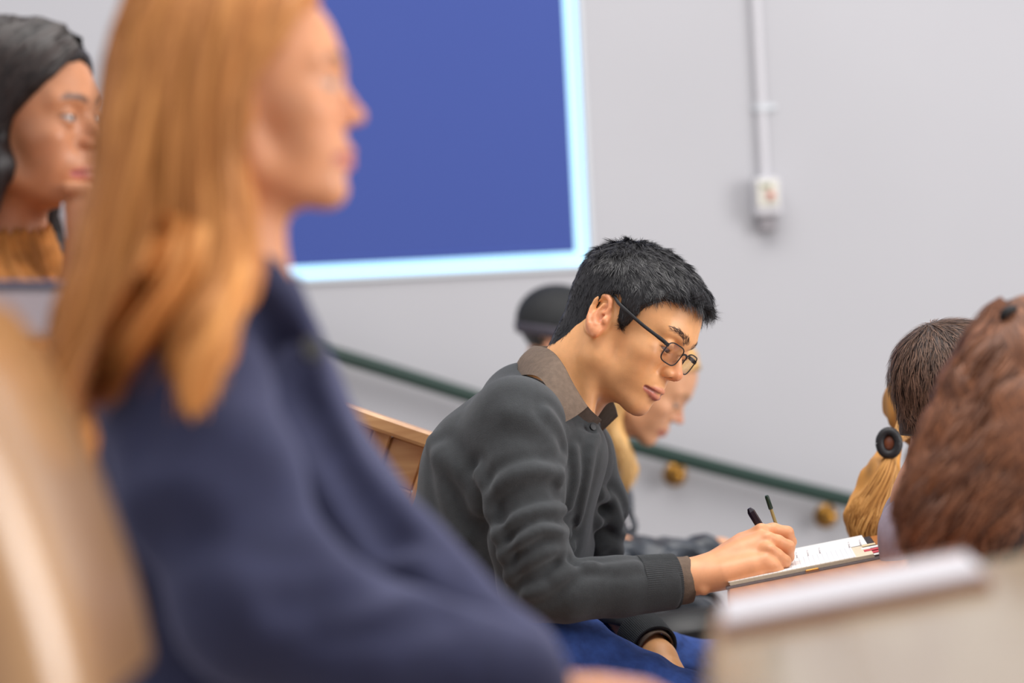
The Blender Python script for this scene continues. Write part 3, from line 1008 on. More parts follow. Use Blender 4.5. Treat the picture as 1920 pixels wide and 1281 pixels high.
    def armL(p):
        return chain(p, [shL, P(1112, 950, 3.91), elL], [0.064, 0.052, 0.050], 0.02)
    def foreL(p):
        return chain(p, [elL, P(1176, 1166, 3.82), P(1226, 1216, 3.735)], [0.050, 0.042, 0.038], 0.01)

    # folds, as ridges lying on the cloth: (points in px, depth of the cloth there, half width, height)
    folds = []
    def F(c, r=0.012, h=0.006): folds.append((c, r, h))
    F([(345, 650), (362, 580), (430, 530), (530, 505), (600, 520)], 0.011, 0.010)
    F([(372, 745), (430, 690), (520, 655), (615, 650)], 0.010, 0.009)
    F([(395, 820), (450, 770), (540, 720), (640, 742)], 0.010, 0.010)
    F([(412, 905), (470, 850), (560, 805), (650, 790)], 0.010, 0.009)
    F([(300, 520), (325, 600), (345, 690), (375, 790), (405, 870)], 0.011, 0.010)
    F([(165, 450), (215, 500), (270, 560), (300, 640)], 0.014, 0.009)
    F([(480, 960), (560, 930), (610, 890), (625, 850)], 0.010, 0.007)
    F([(590, 900), (650, 870), (720, 850)], 0.008, 0.005)
    F([(420, 300), (500, 320), (570, 380), (600, 470)], 0.016, 0.004)
    F([(130, 400), (180, 600), (240, 760)], 0.012, 0.006)
    F([(560, 300), (600, 350), (622, 430), (612, 560)], 0.010, 0.006)
    F([(745, 700), (785, 690), (832, 745)], 0.010, 0.010)
    F([(737, 380), (715, 440), (692, 600), (672, 730)], 0.007, 0.006)
    F([(655, 430), (662, 540), (640, 640)], 0.007, 0.005)
    F([(700, 850), (790, 860), (880, 850)], 0.008, 0.004)
    F([(740, 790), (790, 775), (838, 805)], 0.010, 0.010)
    F([(755, 600), (790, 620), (825, 690)], 0.010, 0.009)

    def base(p):
        d = torso(p)
        ar = smin(armR(p), foreR(p), 0.018)
        al = smin(armL(p), foreL(p), 0.018)
        d = smin(d, ar, 0.022)
        return smin(d, al, 0.020)
    # drop every fold onto the cloth by walking along the sight line
    strokes = []
    for c, r, h in folds:
        fine = resample(np.array([(740 + x * k_, 620 + y * k_) for x, y in c]), 9)
        A = np.array([P(px, py, 3.0) for px, py in fine]); Dr = nrm(np.array([P(px, py, 4.0) for px, py in fine]) - A)
        t = np.zeros(len(A))
        for _ in range(60):
            t = t + 0.9 * base((A + Dr * t[:, None]).astype(np.float32))
        v = base((A + Dr * t[:, None]).astype(np.float32))
        pts = (A + Dr * t[:, None])[np.abs(v) < 0.004]
        if len(pts) > 2: strokes.append((pts, r, h))
    neck_c = P(1068, 735, 3.70)
    neck_ax = nrm(HD.pos - P(1010, 800, 3.73))
    st = [((1001, 648, 3.735), (974, 684, 3.735)), ((1030, 655, 3.665), (1000, 692, 3.640)), ((1054, 682, 3.622), (1022, 708, 3.592)),
          ((1072, 715, 3.606), (1040, 744, 3.570)), ((1090, 745, 3.602), (1055, 780, 3.562)), ((1108, 770, 3.610), (1066, 808, 3.570)),
          ((1130, 790, 3.640), (1096, 808, 3.598))]
    tp = resample([P(*a) for a, b in st], 22); bt = resample([P(*b) for a, b in st], 22)
    Lb = nrm(np.array([0.22, 0.97, 0.0]))
    mid = P(1001, 648, 3.735)
    def mirror(x): return x - 2 * ((x - mid) @ Lb)[:, None] * Lb
    col_mid = (tp * 0.55 + bt * 0.45)[::3]
    col_mid = np.concatenate([mirror(col_mid)[:0:-1], col_mid])
    def sweater(p):
        d = base(p)
        for pts, r, h in strokes:
            sel = ((p > (pts.min(0) - 3.5 * r)) & (p < (pts.max(0) + 3.5 * r))).all(1)
            if not sel.any(): continue
            e = np.full(len(p), 9.0, np.float32)
            e[sel] = polyd(p[sel], pts)
            d = d - h * np.exp(-(e / r) ** 2) + 0.45 * h * np.exp(-((e - 2.0 * r) / (1.0 * r)) ** 2)
        d = d + 0.0022 * vnoise(p, 0.16, 2)
        d = smax(d, -(polyd(p, col_mid) - 0.013), 0.004)
        # neck opening and hem, sleeve ends
        d = smax(d, -cone(p, P(985, 790, 3.73), P(1120, 620, 3.70), 0.050, 0.080), 0.006)
        d = smax(d, -((p - P(905, 1172, 3.7).astype(np.float32)) @ np.array([0.10, 0, 1.0], np.float32)), 0.008)
        return d
    endR = P(1262, 1090, 3.545); dirR = nrm(endR - P(1160, 1100, 3.52))
    endL = P(1226, 1216, 3.735); dirL = nrm(endL - P(1176, 1166, 3.82))
    def sweater2(p):
        d = sweater(p)
        cutR = np.maximum((p - endR.astype(np.float32)) @ dirR.astype(np.float32), -1)
        nearR = np.linalg.norm(p - endR.astype(np.float32), axis=1) < 0.14
        d = np.where(nearR, smax(d, cutR, 0.005), d)
        nearL = np.linalg.norm(p - endL.astype(np.float32), axis=1) < 0.09
        cutL = (p - endL.astype(np.float32)) @ dirL.astype(np.float32)
        return np.where(nearL, smax(d, cutL, 0.005), d)
    Vw, Qw = grow(sweater2, (-0.42, 3.33, 0.42), (0.42, 4.12, 1.14), 0.0032, 1.8)
    Vw = relax(Vw, Qw, 1, 0.5)
    qmesh('sweater', Vw, Qw, MAT['sweater'], root)

    # shirt cuffs
    def cuff(c, dr, r0, r1, l, name):
        a = nrm(np.cross(dr, [0, 0, 1])); b = np.cross(dr, a)
        g = []
        for off in (0.0, -0.0022):
            gg = []
            for t in np.linspace(0, 1, 7):
                rr = r0 + (r1 - r0) * t + off
                gg.append([c + dr * (l * t) + (a * math.cos(th) * 0.94 + b * math.sin(th)) * (rr + 0.0008 * math.sin(5 * th + 9 * t)) for th in np.linspace(0, 2 * math.pi, 41)])
            g.append(np.array(gg))
        return Geo().slab(g[0], g[1]).build(name, MAT['taupe'], root, smooth=True)
    cuff(endR - dirR * 0.012, dirR, 0.0365, 0.0345, 0.036, 'shirt_cuff')
    cuff(endL - dirL * 0.012, dirL, 0.0325, 0.0310, 0.020, 'shirt_cuff')

    # ribbed knit cuffs of the sweater
    def ribbed(c, dr, r0, r1, l):
        a = nrm(np.cross(dr, [0, 0, 1])); b = np.cross(dr, a)
        g = []
        for off in (0.0, -0.003):
            g.append(np.array([[c - dr * (l * (1 - t)) + (a * math.cos(th) + b * math.sin(th)) * (r0 + (r1 - r0) * t + off + (0.0005 * math.cos(84 * th) if off == 0 else 0)) for th in np.linspace(0, 2 * math.pi, 337)] for t in np.linspace(0, 1, 5)]))
        Geo().slab(g[0], g[1]).build('knit_cuff', MAT['sweater'], root, smooth=True)
    ribbed(endR + dirR * 0.002, dirR, 0.0425, 0.0400, 0.056)
    ribbed(endL + dirL * 0.002, dirL, 0.0410, 0.0385, 0.052)

    # shirt collar: a folded leaf round the neck
    tpF = mirror(tp)[1:][::-1]; btF = mirror(bt)[1:][::-1]
    T_ = np.concatenate([tpF, tp]); B_ = np.concatenate([btF, bt])
    ex_ = 0.08 + 0.42 * np.exp(-((np.arange(len(T_)) - len(T_) / 2) / 9.0) ** 2)[:, None]
    Tl, Bl = T_[4:-4], (B_ + (B_ - T_) * ex_)[4:-4]
    # smooth outward bulge from the fold at the top edge to the point
    cx = (T_.mean(0) + B_.mean(0)) / 2
    rows = []
    for s in np.linspace(0, 1, 7):
        q_ = Tl * (1 - s) + Bl * s
        out = nrm(q_ - cx - np.outer((q_ - cx) @ neck_ax, neck_ax))
        rows.append(q_ + out * (0.006 * math.sin(math.pi * s)))
    g0 = np.array(rows)
    outn = nrm(g0 - cx - ((g0 - cx) @ neck_ax)[..., None] * neck_ax)
    Geo().slab(g0, g0 - outn * 0.0022).build('shirt_collar', MAT['taupe'], root, smooth=True)
    # inner stand of the collar
    rows = []
    for s in np.linspace(0, 1, 5):
        q_ = T_ + (-neck_ax) * (0.034 * s)
        out = nrm(q_ - cx - np.outer((q_ - cx) @ neck_ax, neck_ax))
        rows.append(q_ - out * (0.003 + 0.002 * s))
    g0 = np.array(rows); outn = nrm(g0 - cx - ((g0 - cx) @ neck_ax)[..., None] * neck_ax)
    Geo().slab(g0, g0 - outn * 0.0018).build('collar_stand', MAT['taupe_in'], root, smooth=True)
    bc = P(1112, 801, 3.618)
    Geo().lathe(bc, nrm(np.array([0.5, -0.8, 0.3])), [(0.0, 0.002), (0.003, 0.0022), (0.0052, 0.0016), (0.0056, 0.0), (0.005, -0.002)], 18).build('button', MAT['black_plastic'], root, smooth=True)

    # ---- jeans
    def jeans(p):
        d = chain(p, [hiR, P(1020, 1244, 3.60), knR], [0.120, 0.088, 0.074], 0.02)
        d = smin(d, chain(p, [hiL, P(1190, 1275, 3.90), knL], [0.118, 0.085, 0.068], 0.02), 0.02)
        d = smin(d, cone(p, P(890, 1190, 3.66), P(905, 1195, 3.83), 0.115, 0.115), 0.03)
        d = d + 0.004 * vnoise(p.astype(float), 0.09, 21) + 0.0020 * vnoise(p.astype(float) * [1, 1, 2.2], 0.04, 22)
        return d
    Vj, Qj = grow(jeans, (-0.30, 3.40, 0.30), (0.60, 4.15, 0.80), 0.0045)
    qmesh('jeans', Vj, Qj, MAT['denim'], root)
    return HD, root, V, N


if want('man'):
    MAN, MAN_ROOT, MAN_V, MAN_N = build_man()

# ------------------------------------------------------------------ the hall
WY = 6.2                                    # the long side wall
def W(px, py, off=0.0):
    """point on the side wall (off metres in front of it)"""
    return P(px, py, WY - off)


def build_setting():
    # window opening in the wall, everything measured on the wall plane
    L, R_ = W(340, 300)[0], W(1098, 300)[0]
    zb, zt = W(800, 513)[2], W(800, 513)[2] + 1.75
    g = Geo()
    x0, x1, z0, z1 = -5.0, 5.5, -1.6, 4.4
    th = 0.25
    for (a, b, c, d) in ((x0, L, z0, z1), (R_, x1, z0, z1), (L, R_, z0, zb), (L, R_, zt, z1)):
        g.box(((a + b) / 2, WY + th / 2, (c + d) / 2), (b - a, th, d - c))
    wall = g.build('wall_back', MAT['wall']); tag(wall, kind='structure')
    # window: frame, daylit glass, sill
    win = Geo().box(((L + R_) / 2, WY + 0.17, (zb + zt) / 2), (R_ - L, 0.012, zt - zb)).build('window_1', MAT['daylight'])
    tag(win, kind='structure')
    t = 0.010
    f = Geo()
    for (cx, cz, sx, sz) in ((L - t / 2, (zb + zt) / 2, t, zt - zb + 2 * t), (R_ + t / 2, (zb + zt) / 2, t, zt - zb + 2 * t), ((L + R_) / 2, zb - t / 2, R_ - L, t), ((L + R_) / 2, zt + t / 2, R_ - L, t)):
        f.box((cx, WY - 0.004, cz), (sx, 0.012, sz))
    f.build('window_frame', MAT['frame'], win)
    # blind: cloth, roller, bottom bar
    bl, br, bb = W(372, 480)[0], W(1070, 300)[0], W(800, 486)[2]
    bt = zt + 0.06
    blind = empty('roller_blind', ((bl + br) / 2, WY, bb), 'royal blue roller blind lowered over the bright window', 'blind')
    n = 24
    xs = np.linspace(bl, br, n); zs = np.linspace(bb, bt, 8)
    gg = np.array([[(x, WY + 0.012 + 0.002 * math.sin(7 * x + 2 * z), z) for x in xs] for z in zs])
    Geo().slab(gg, gg + np.array([0, 0.0015, 0])).build('blind_cloth', MAT['blind'], blind, smooth=True)
    Geo().tube([(bl - 0.02, WY + 0.02, bt), (br + 0.02, WY + 0.02, bt)], 0.028, 16).build('roller', MAT['frame'], blind, smooth=True)
    Geo().box(((bl + br) / 2, WY + 0.013, bb + 0.008), (br - bl, 0.008, 0.016), bev=0.003).build('bottom_bar', MAT['blind'], blind)

    # conduit, clip, switch box
    a, b = W(1416, -420), W(1434, 345)
    cx = W(1426, 200)[0]
    zbx = W(1430, 372)[2]
    con = empty('wall_conduit', (cx, WY, zbx), 'white cable conduit running down the wall to a switch box', 'conduit')
    Geo().tube([(cx, WY - 0.012, W(1416, -500)[2]), (cx, WY - 0.012, W(1432, 345)[2])], 0.0125, 14).build('pipe', MAT['white'], con, smooth=True)
    cz = W(1426, 203)[2]
    Geo().tube([(cx, WY - 0.012, cz - 0.007), (cx, WY - 0.012, cz + 0.007)], 0.0155, 14).build('clip', MAT['frame'], con, smooth=True)
    Geo().box((cx + 0.008, WY - 0.004, cz), (0.062, 0.008, 0.014), bev=0.003).build('clip_foot', MAT['frame'], con)
    sw = empty('switch_box', (cx, WY, zbx - 0.05), 'cream surface switch box with a small red knob under the wall conduit', 'switch')
    Geo().box((cx, WY - 0.034, zbx), (0.068, 0.068, 0.100), bev=0.008).build('box_body', MAT['white'], sw)
    Geo().box((cx, WY - 0.071, zbx + 0.008), (0.054, 0.006, 0.066), bev=0.004).build('face_plate', M_plain('cream_plate', (214, 212, 200), 0.5), sw)
    Geo().lathe((cx + 0.006, WY - 0.074, zbx + 0.002), (0, -1, 0), [(0.010, 0), (0.010, 0.012), (0.007, 0.016), (0, 0.016)], 16).build('knob', M_plain('faded_red_knob', (196, 120, 104), 0.5), sw, smooth=True)
    Geo().box((cx - 0.004, WY - 0.075, zbx + 0.026), (0.026, 0.006, 0.010), bev=0.002).build('lever', M_plain('olive_lever', (120, 124, 90), 0.5), sw)
    Geo().box((cx, WY - 0.024, zbx - 0.066), (0.046, 0.046, 0.040), bev=0.006).build('box_shade_block', M_plain('grey_box_shade', (150, 146, 150), 0.5), sw)  # added grey block standing in for the soft shadow below the box

    # handrail
    off = 0.075
    pts = resample([P(480, 622, WY - off), P(640, 668, WY - off), P(860, 736, WY - off), P(1050, 796, WY - off), P(1230, 847, WY - off), P(1420, 897, WY - off), P(1620, 946, WY - off), P(1980, 1036, WY - off)], 40)
    pts[:, 1] = WY - off
    rail = empty('handrail', pts[20], 'dark green handrail sloping down along the side wall', 'handrail')
    Geo().tube(pts, 0.0195, 16).build('rail_bar', MAT['rail'], rail, smooth=True)
    for px, py, ry_ in ((1265, 890, 858), (1548, 968, 929), (985, 815, 776)):
        c = W(px, py)
        c[1] = WY
        br_ = Geo().lathe(c, (0, -1, 0), [(0.030, 0), (0.030, 0.006), (0.020, 0.010), (0.012, 0.016), (0.010, 0.040), (0.017, 0.046), (0.020, 0.056), (0.016, 0.066), (0.006, 0.070), (0, 0.0705)], 20)
        o = br_.build('rail_bracket', MAT['brass'], rail, smooth=True)
        top = P(px + (10 if px > 1300 else 8), ry_, WY - off); top[1] = WY - off
        Geo().tube([c + (0, -0.045, 0.0), c + (0, -0.065, 0.012), top - (0, 0, 0.012)], [0.006, 0.006, 0.005], 10).build('bracket_arm', MAT['brass'], rail, smooth=True)

    # floor steps
    fl = Geo()
    fl.box((0.1, 3.0, -0.05), (1.5, 6.4, 0.10))
    fl.box((-1.8, 3.0, 0.0), (2.3, 6.4, 0.30))
    fl.box((1.9, 3.0, -0.30), (2.1, 6.4, 0.10))
    tag(fl.build('floor', MAT['floor']), kind='structure')


RD = nrm(np.array([0.09, 1.0, 0.0]))        # the direction the rows run
def desk_frame(o, slope):
    ex = np.array([math.cos(slope), 0, math.sin(slope)])
    ex = nrm(ex - RD * (ex @ RD)); ez = np.cross(ex, RD)
    return np.stack([ex, RD, ez], 1), o


def desk(name, mat, o, slope, y0, y1, width, label, foot):
    """one continuous writing desk: sloping top, lipped edge, front panel and two brackets"""
    Mx, o = desk_frame(o, slope)
    root = empty(name, (o[0], (y0 + y1) / 2 + o[1], foot), label, 'desk')
    L = y1 - y0
    def at(x, y, z): return o + Mx @ np.array([x, y, z])
    Geo().box(at(width / 2, (y0 + y1) / 2, -0.014), (width, L, 0.028), Mx, 0.005).build('desk_top', mat, root)
    z0 = at(width, 0, 0)[2]
    pm = np.stack([nrm(np.cross(RD, [0, 0, 1])), RD, np.array([0, 0, 1.0])], 1)
    c = at(width - 0.03, (y0 + y1) / 2, -0.03)
    h = c[2] - foot
    Geo().box((c[0], c[1], foot + h / 2), (0.022, L, h), pm, 0.003).build('front_panel', MAT['wood_z'], root)
    for yy in (y0 + 0.15 * L, y1 - 0.15 * L):
        p_ = at(width * 0.55, yy, -0.06)
        Geo().box(p_, (width * 0.7, 0.025, 0.06), Mx, 0.004).build('bracket', MAT['wood_z'], root)
    return root, at, Mx


def build_furniture():
    d1 = 3.50
    a, b = P(1378, 1104, d1), P(1645, 1044, d1 + 0.03)
    slope = math.atan2(b[2] - a[2], b[0] - a[0])
    root, at, Mx = desk('writing_desk', MAT['wood_y'], a - np.array([0.012, 0, 0.0]), slope, -0.95, 0.365, 0.33,
                        'glossy brown wooden desk under the open ring planner', 0.0)
    # ---- ring planner lying open on the desk
    pl = empty('ring_planner', at(0.12, 0.17, 0.0), 'open ring planner with ruled white pages and a black cover', 'planner')
    Ll, Wd = 0.222, 0.165
    o0 = 0.004
    def pa(x, y, z): return at(x + o0, y + 0.0, z)
    Geo().box(pa(Ll / 2, Wd, 0.0016), (Ll + 0.010, 2 * Wd + 0.014, 0.0034), Mx, 0.0015).build('cover', MAT['leather'], pl)
    for nm, yc in (('page_block', Wd * 0.5), ('page_block', Wd * 1.5)):
        pb = Geo()
        for i in range(5):
            pb.box(pa(Ll / 2 - 0.003 - 0.0006 * (i % 3), yc, 0.0036 + 0.0010 * i), (Ll - 0.010 - 0.001 * (i % 2), Wd - 0.010, 0.00085), Mx)
        pb.build(nm, MAT['paper_edge'] if yc < Wd else MAT['page'], pl)
    page = Geo().box((0, 0, 0), (Ll - 0.034, Wd - 0.012, 0.0008)).build('ruled_page', MAT['ruled'], pl)
    mw = Matrix(((*Mx[0], 0), (*Mx[1], 0), (*Mx[2], 0), (0, 0, 0, 1)))
    mw.translation = Vector(pa(Ll / 2 - 0.017, Wd * 0.5 + 0.001, 0.0086))
    page.matrix_parent_inverse = Matrix.Identity(4)
    page.matrix_local = Matrix.Translation(pl.location).inverted() @ mw
    for x in (0.024, 0.041, 0.058, 0.106, 0.123, 0.141, 0.186, 0.203):
        c = pa(x, Wd - 0.002, 0.008)
        pts = [c + Mx @ np.array([0, 0.0085 * math.cos(t), 0.0085 * math.sin(t)]) for t in np.linspace(0, 2 * math.pi, 19)]
        Geo().tube(pts, 0.0009, 8).build('ring', MAT['steel'], pl, smooth=True)
    for i, (y, mt, z, ln) in enumerate(((0.070, 'red', 0.0085, 0.022), (0.045, 'red', 0.0070, 0.020), (0.110, 'page', 0.0080, 0.026), (0.140, 'cream', 0.0092, 0.020), (0.025, 'page', 0.0055, 0.018))):
        Geo().box(pa(Ll - 0.008, y, z), (ln, 0.024, 0.0008), Mx).build('index_tab', MAT[mt], pl)
    Geo().box(pa(0.122, -0.0065, 0.0030), (0.020, 0.006, 0.0055), Mx, 0.0012).build('clasp', MAT['brass'], pl)
    # ---- the two pens
    t0, t1 = P(1404, 953, 3.595), P(1474, 1066, 3.60)
    u = nrm(t1 - t0); Ln = np.linalg.norm(t1 - t0)
    pen = empty('pen', t1, 'thick black pen held in the writing hand of the man', 'pen')
    Geo().lathe(t0, u, [(0.0, 0.000), (0.0030, 0.0005), (0.0058, 0.006), (0.0060, 0.010), (0.0060, Ln - 0.030), (0.0055, Ln - 0.024)], 6).build('barrel', MAT['pen'], pen)
    Geo().lathe(t0 + u * (Ln - 0.024), u, [(0.0052, 0), (0.0040, 0.012), (0.0014, 0.021), (0.0006, 0.024)], 14).build('pen_tip', MAT['steel'], pen, smooth=True)
    t0, t1 = P(1437, 929, 3.66), P(1478, 1052, 3.68)
    u = nrm(t1 - t0); Ln = np.linalg.norm(t1 - t0)
    pen = empty('pen', t1, 'thin pen with dark green end standing behind the writing hand', 'pen')
    Geo().lathe(t0, u, [(0.0, 0.0), (0.0026, 0.0004), (0.0033, 0.003), (0.0036, 0.022), (0.0032, 0.0225)], 14).build('pen_end', MAT['green'], pen, smooth=True)
    Geo().lathe(t0 + u * 0.0225, u, [(0.0024, 0), (0.0026, 0.01), (0.0026, Ln - 0.03), (0.0008, Ln - 0.0225)], 14).build('barrel', MAT['clear'], pen, smooth=True)

    # ---- near desk with a pad
    c = P(1345, 1205, 1.78)
    sl = 0.150
    r2, at2, M2 = desk('writing_desk', MAT['pale_wood'], c - np.array([0.008, 0, 0]), sl, -0.75, 0.18, 0.36,
                       'pale varnished desk close to the camera under a white writing pad', 0.15)
    bk = empty('writing_pad', at2(0.11, 0.07, 0.0), 'white writing pad with a brown backing on the pale near desk', 'pad')
    Geo().box(at2(0.112, 0.085, 0.004), (0.204, 0.150, 0.008), M2, 0.002).build('backing', MAT['book_cover'], bk)
    Geo().box(at2(0.112, 0.085, 0.0105), (0.196, 0.144, 0.005), M2, 0.0015).build('paper_block', MAT['pad_paper'], bk)
    Geo().box(at2(0.112, 0.154, 0.011), (0.198, 0.010, 0.009), M2, 0.002).build('binding', MAT['book_cover'], bk)

    # ---- panelled bench behind the writing man, cap sloping with the tiers
    dd = 3.86
    A, B = P(590, 737, dd), P(850, 825, dd)
    ex = nrm(B - A); ey = np.array([0, 1.0, 0]); ez = np.cross(ex, ey)
    Mb = np.stack([ex, ey, ez], 1)
    bench = empty('panelled_bench', (A[0], dd, 0.0), 'oak panelled bench back with sloping cap behind the writing man', 'bench')
    Ln = np.linalg.norm(B - A)
    def bt(x, y, z): return A + ex * x + ey * y + ez * z
    Geo().box(bt(Ln / 2, 0.0, -0.012), (Ln, 0.050, 0.026), Mb, 0.005).build('cap_rail', MAT['wood'], bench)
    s0 = (P(727, 800, dd) - A) @ ex
    for s, w in ((s0 - 0.004, 0.030), (0.018, 0.036), (Ln - 0.018, 0.036)):
        Geo().box(bt(s, 0.008, -0.205), (w, 0.030, 0.364), Mb, 0.003).build('stile', MAT['wood_z'], bench)
    for x0, x1 in ((0.036, s0 - 0.019), (s0 + 0.011, Ln - 0.036)):
        s, w = (x0 + x1) / 2, x1 - x0
        Geo().box(bt(s, 0.014, -0.063), (w, 0.016, 0.078), Mb, 0.004).build('panel', MAT['wood'], bench)
        Geo().box(bt(s, 0.008, -0.108), (w, 0.028, 0.016), Mb, 0.003).build('rail', MAT['wood'], bench)
        Geo().box(bt(s, 0.014, -0.245), (w, 0.016, 0.262), Mb, 0.004).build('panel', MAT['wood'], bench)
        Geo().box(bt(s, 0.008, -0.380), (w, 0.028, 0.014), Mb, 0.003).build('rail', MAT['wood'], bench)
    # posts to the floor
    for s in (0.03, Ln - 0.05):
        p_ = bt(s, 0.01, -0.37)
        Geo().box((p_[0], p_[1], p_[2] / 2), (0.05, 0.04, p_[2]), np.eye(3), 0.004).build('leg', MAT['wood_z'], bench)
    # seat the writing man sits on
    seat = empty('wooden_bench', (-0.08, 3.74, 0.0), 'oak bench seat under the writing man', 'bench')
    hz = P(900, 1345, 3.74)[2]
    Geo().box((-0.05, 3.75, hz - 0.02), (0.40, 0.75, 0.035), np.eye(3), 0.008).build('seat', MAT['wood_y'], seat)
    for yy in (3.45, 4.05):
        Geo().box((-0.05, yy, (hz - 0.035) / 2), (0.30, 0.04, hz - 0.035), np.eye(3), 0.005).build('leg', MAT['wood_z'], seat)

    # ---- seat back close to the camera, lower left
    st = [(-70, 560), (-10, 640), (40, 740), (88, 850), (134, 960), (176, 1080), (210, 1190), (240, 1330)]
    cs = resample([P(x - 60, y, 1.50) for x, y in st], 14)
    root = empty('seat_back', (cs[-1][0], 1.5, 0.15), 'tan varnished wooden seat back, strongly blurred, nearest the camera', 'seat')
    rows0, rows1 = [], []
    tn = nrm(np.gradient(cs, axis=0)); sd = np.cross(tn, [0, 1, 0]); sd = nrm(sd) 
    prof = [(-0.20, 0.10), (-0.18, 0.0), (-0.12, -0.035), (-0.07, -0.045), (-0.045, -0.043), (-0.025, -0.034), (-0.010, -0.018), (-0.002, 0.004), (0.0, 0.03), (0.0, 0.10), (0.0, 0.22), (-0.01, 0.30)]
    sgn = 1 if sd[5][0] > 0 else -1
    rows0 = np.array([[c + sgn * sd[i] * o + np.array([0, y, 0]) for o, y in prof] for i, c in enumerate(cs)])
    nn = np.array([[0.024 * sgn * -sd[i] if k > 6 else np.array([0, 0.024, 0]) for k in range(len(prof))] for i in range(len(cs))])
    Geo().slab(rows0, rows0 + nn).build('back_shell', MAT['tan_wood'], root, smooth=True)
    p_ = cs[-1] + np.array([-0.05, 0.1, 0.0])
    Geo().box((p_[0], p_[1], (p_[2] + 0.15) / 2), (0.05, 0.05, p_[2] - 0.15), np.eye(3), 0.006).build('post', MAT['wood_z'], root)
    # path of the varnish highlight along the seat edge, left unused
    pm = [P(*q) for q in ((118, 880, 1.44), (140, 930, 1.44), (165, 1000, 1.44), (180, 1070, 1.44))]

    # ---- rear row desk with a grey book, left edge
    rd0 = P(96, 640, 2.62)
    dsk = empty('writing_desk', (rd0[0] - 0.2, rd0[1], 0.15), 'wooden desk in front of the dark-haired woman, mostly hidden', 'desk')
    Geo().box(rd0 + np.array([-0.20, 0.12, -0.02]), (0.36, 0.8, 0.028), np.eye(3), 0.005).build('desk_top', MAT['wood_y'], dsk)
    Geo().box((rd0[0] - 0.04, rd0[1] + 0.12, (rd0[2] + 0.11) / 2), (0.022, 0.8, rd0[2] - 0.19), np.eye(3), 0.004).build('front_panel', MAT['wood_z'], dsk)
    bk = empty('binder', rd0 + np.array([-0.1, 0.0, 0.0]), 'light grey binder lying on the desk of the dark-haired woman', 'binder')
    c = P(40, 588, 2.58)
    Geo().box(c, (0.17, 0.22, 0.052), ry(0.05), 0.006).build('page_block', MAT['light_grey'], bk)
    Geo().box(c + np.array([0.0, 0, 0.029]), (0.18, 0.23, 0.007), ry(0.05), 0.003).build('cover', MAT['dark_blue'], bk)


def build_glasses(HD):
    root = empty('eyeglasses', HD.to_world((0.10, 0, 0.01)), 'thin dark rectangular eyeglasses on the face of the writing man', 'glasses')
    def wrap(y, z):
        # spectacle front: slightly wrapped, tilted
        return np.array([0.1035 - 1.9 * y * y - 0.10 * (z - 0.008) * -1.0, y, z])
    for s in (-1, 1):
        cy, cz, hw, hh = 0.0335, 0.0070, 0.0245, 0.0160
        pts = []; m = 48
        for k in range(m):
            t = 2 * math.pi * k / m
            c, sn = math.cos(t), math.sin(t)
            e = 0.52
            yy = cy + hw * math.copysign(abs(c) ** e, c) * (1.0 - 0.07 * (sn < 0) * abs(sn))
            zz = cz + hh * math.copysign(abs(sn) ** e, sn)
            pts.append(wrap(yy * s, zz))
        pts = np.array(pts)
        loop = HD.to_world(np.concatenate([pts, pts[:2]]))
        Geo().tube(loop, 0.0010, 8).build('rim', MAT['black_plastic'], root, smooth=True)
        # lens
        c = pts.mean(0)
        ring = c + (pts - c) * 0.97
        rows = np.array([[c + (r - c) * f - np.array([0.0012 * (f * f), 0, 0]) for r in np.concatenate([ring, ring[:1]])] for f in (0.02, 0.5, 1.0)])
        fr = HD.to_world(rows.reshape(-1, 3)).reshape(rows.shape); bk = HD.to_world((rows - np.array([0.0018, 0, 0])).reshape(-1, 3)).reshape(rows.shape)
        Geo().slab(fr, bk).build('lens', MAT['lens'], root, smooth=True)
        tp = HD.to_world(resample([(0.0945, s * 0.0600, 0.0160), (0.085, s * 0.0665, 0.0175), (0.055, s * 0.0755, 0.0210), (0.025, s * 0.0835, 0.0265), (0.004, s * 0.0835, 0.0310), (-0.012, s * 0.0770, 0.0370), (-0.026, s * 0.0710, 0.0350), (-0.038, s * 0.068, 0.020)], 24))
        Geo().tube(tp, [0.0030] * 3 + [0.0026] * 15 + [0.0022] * 6, 10, flat=(HD.dir((0, 1, 0)), 0.42)).build('temple', MAT['black_plastic'], root, smooth=True)
        Geo().box(HD.to_world((0.0955, s * 0.0575, 0.0155)), (0.005, 0.010, 0.0055), HD.R, 0.001).build('hinge', MAT['black_plastic'], root)
        np_ = HD.to_world(np.array([wrap(s * 0.010, 0.004), (0.098, s * 0.0085, 0.0), (0.096, s * 0.009, -0.003)]))
        Geo().tube(np_, [0.0008, 0.0010, 0.0022], 8).build('nose_pad', MAT['lens'], root, smooth=True)
    br = HD.to_world(resample([wrap(-0.0095, 0.014), wrap(-0.004, 0.0165), wrap(0.004, 0.0165), wrap(0.0095, 0.014)], 9))
    Geo().tube(br, 0.0016, 8).build('bridge', MAT['black_plastic'], root, smooth=True)


if want('set'):
    build_setting()
    build_furniture()
if want('man'):
    build_glasses(MAN)

# ------------------------------------------------------------------ the other people
def base_hair(fn, lo, hi, v, color, noise=0.10, seed=1):
    V, Q = grow(fn, lo, hi, v, 1.6)
    V = relax(V, Q, 1, 0.4)
    k = 1 + noise * vnoise(V * [1, 1, 0.25], 0.03, seed)[:, None]
    return V, Q, lin(color) * np.clip(k, 0.5, 1.6)


def skull(q, off=0.0):
    d = ell(q, (-0.008, 0, 0.050), (0.098, 0.0765, 0.080))
    return smin(d, ell(q, (0.034, 0, 0.032), (0.058, 0.0625, 0.068)), 0.03) - off


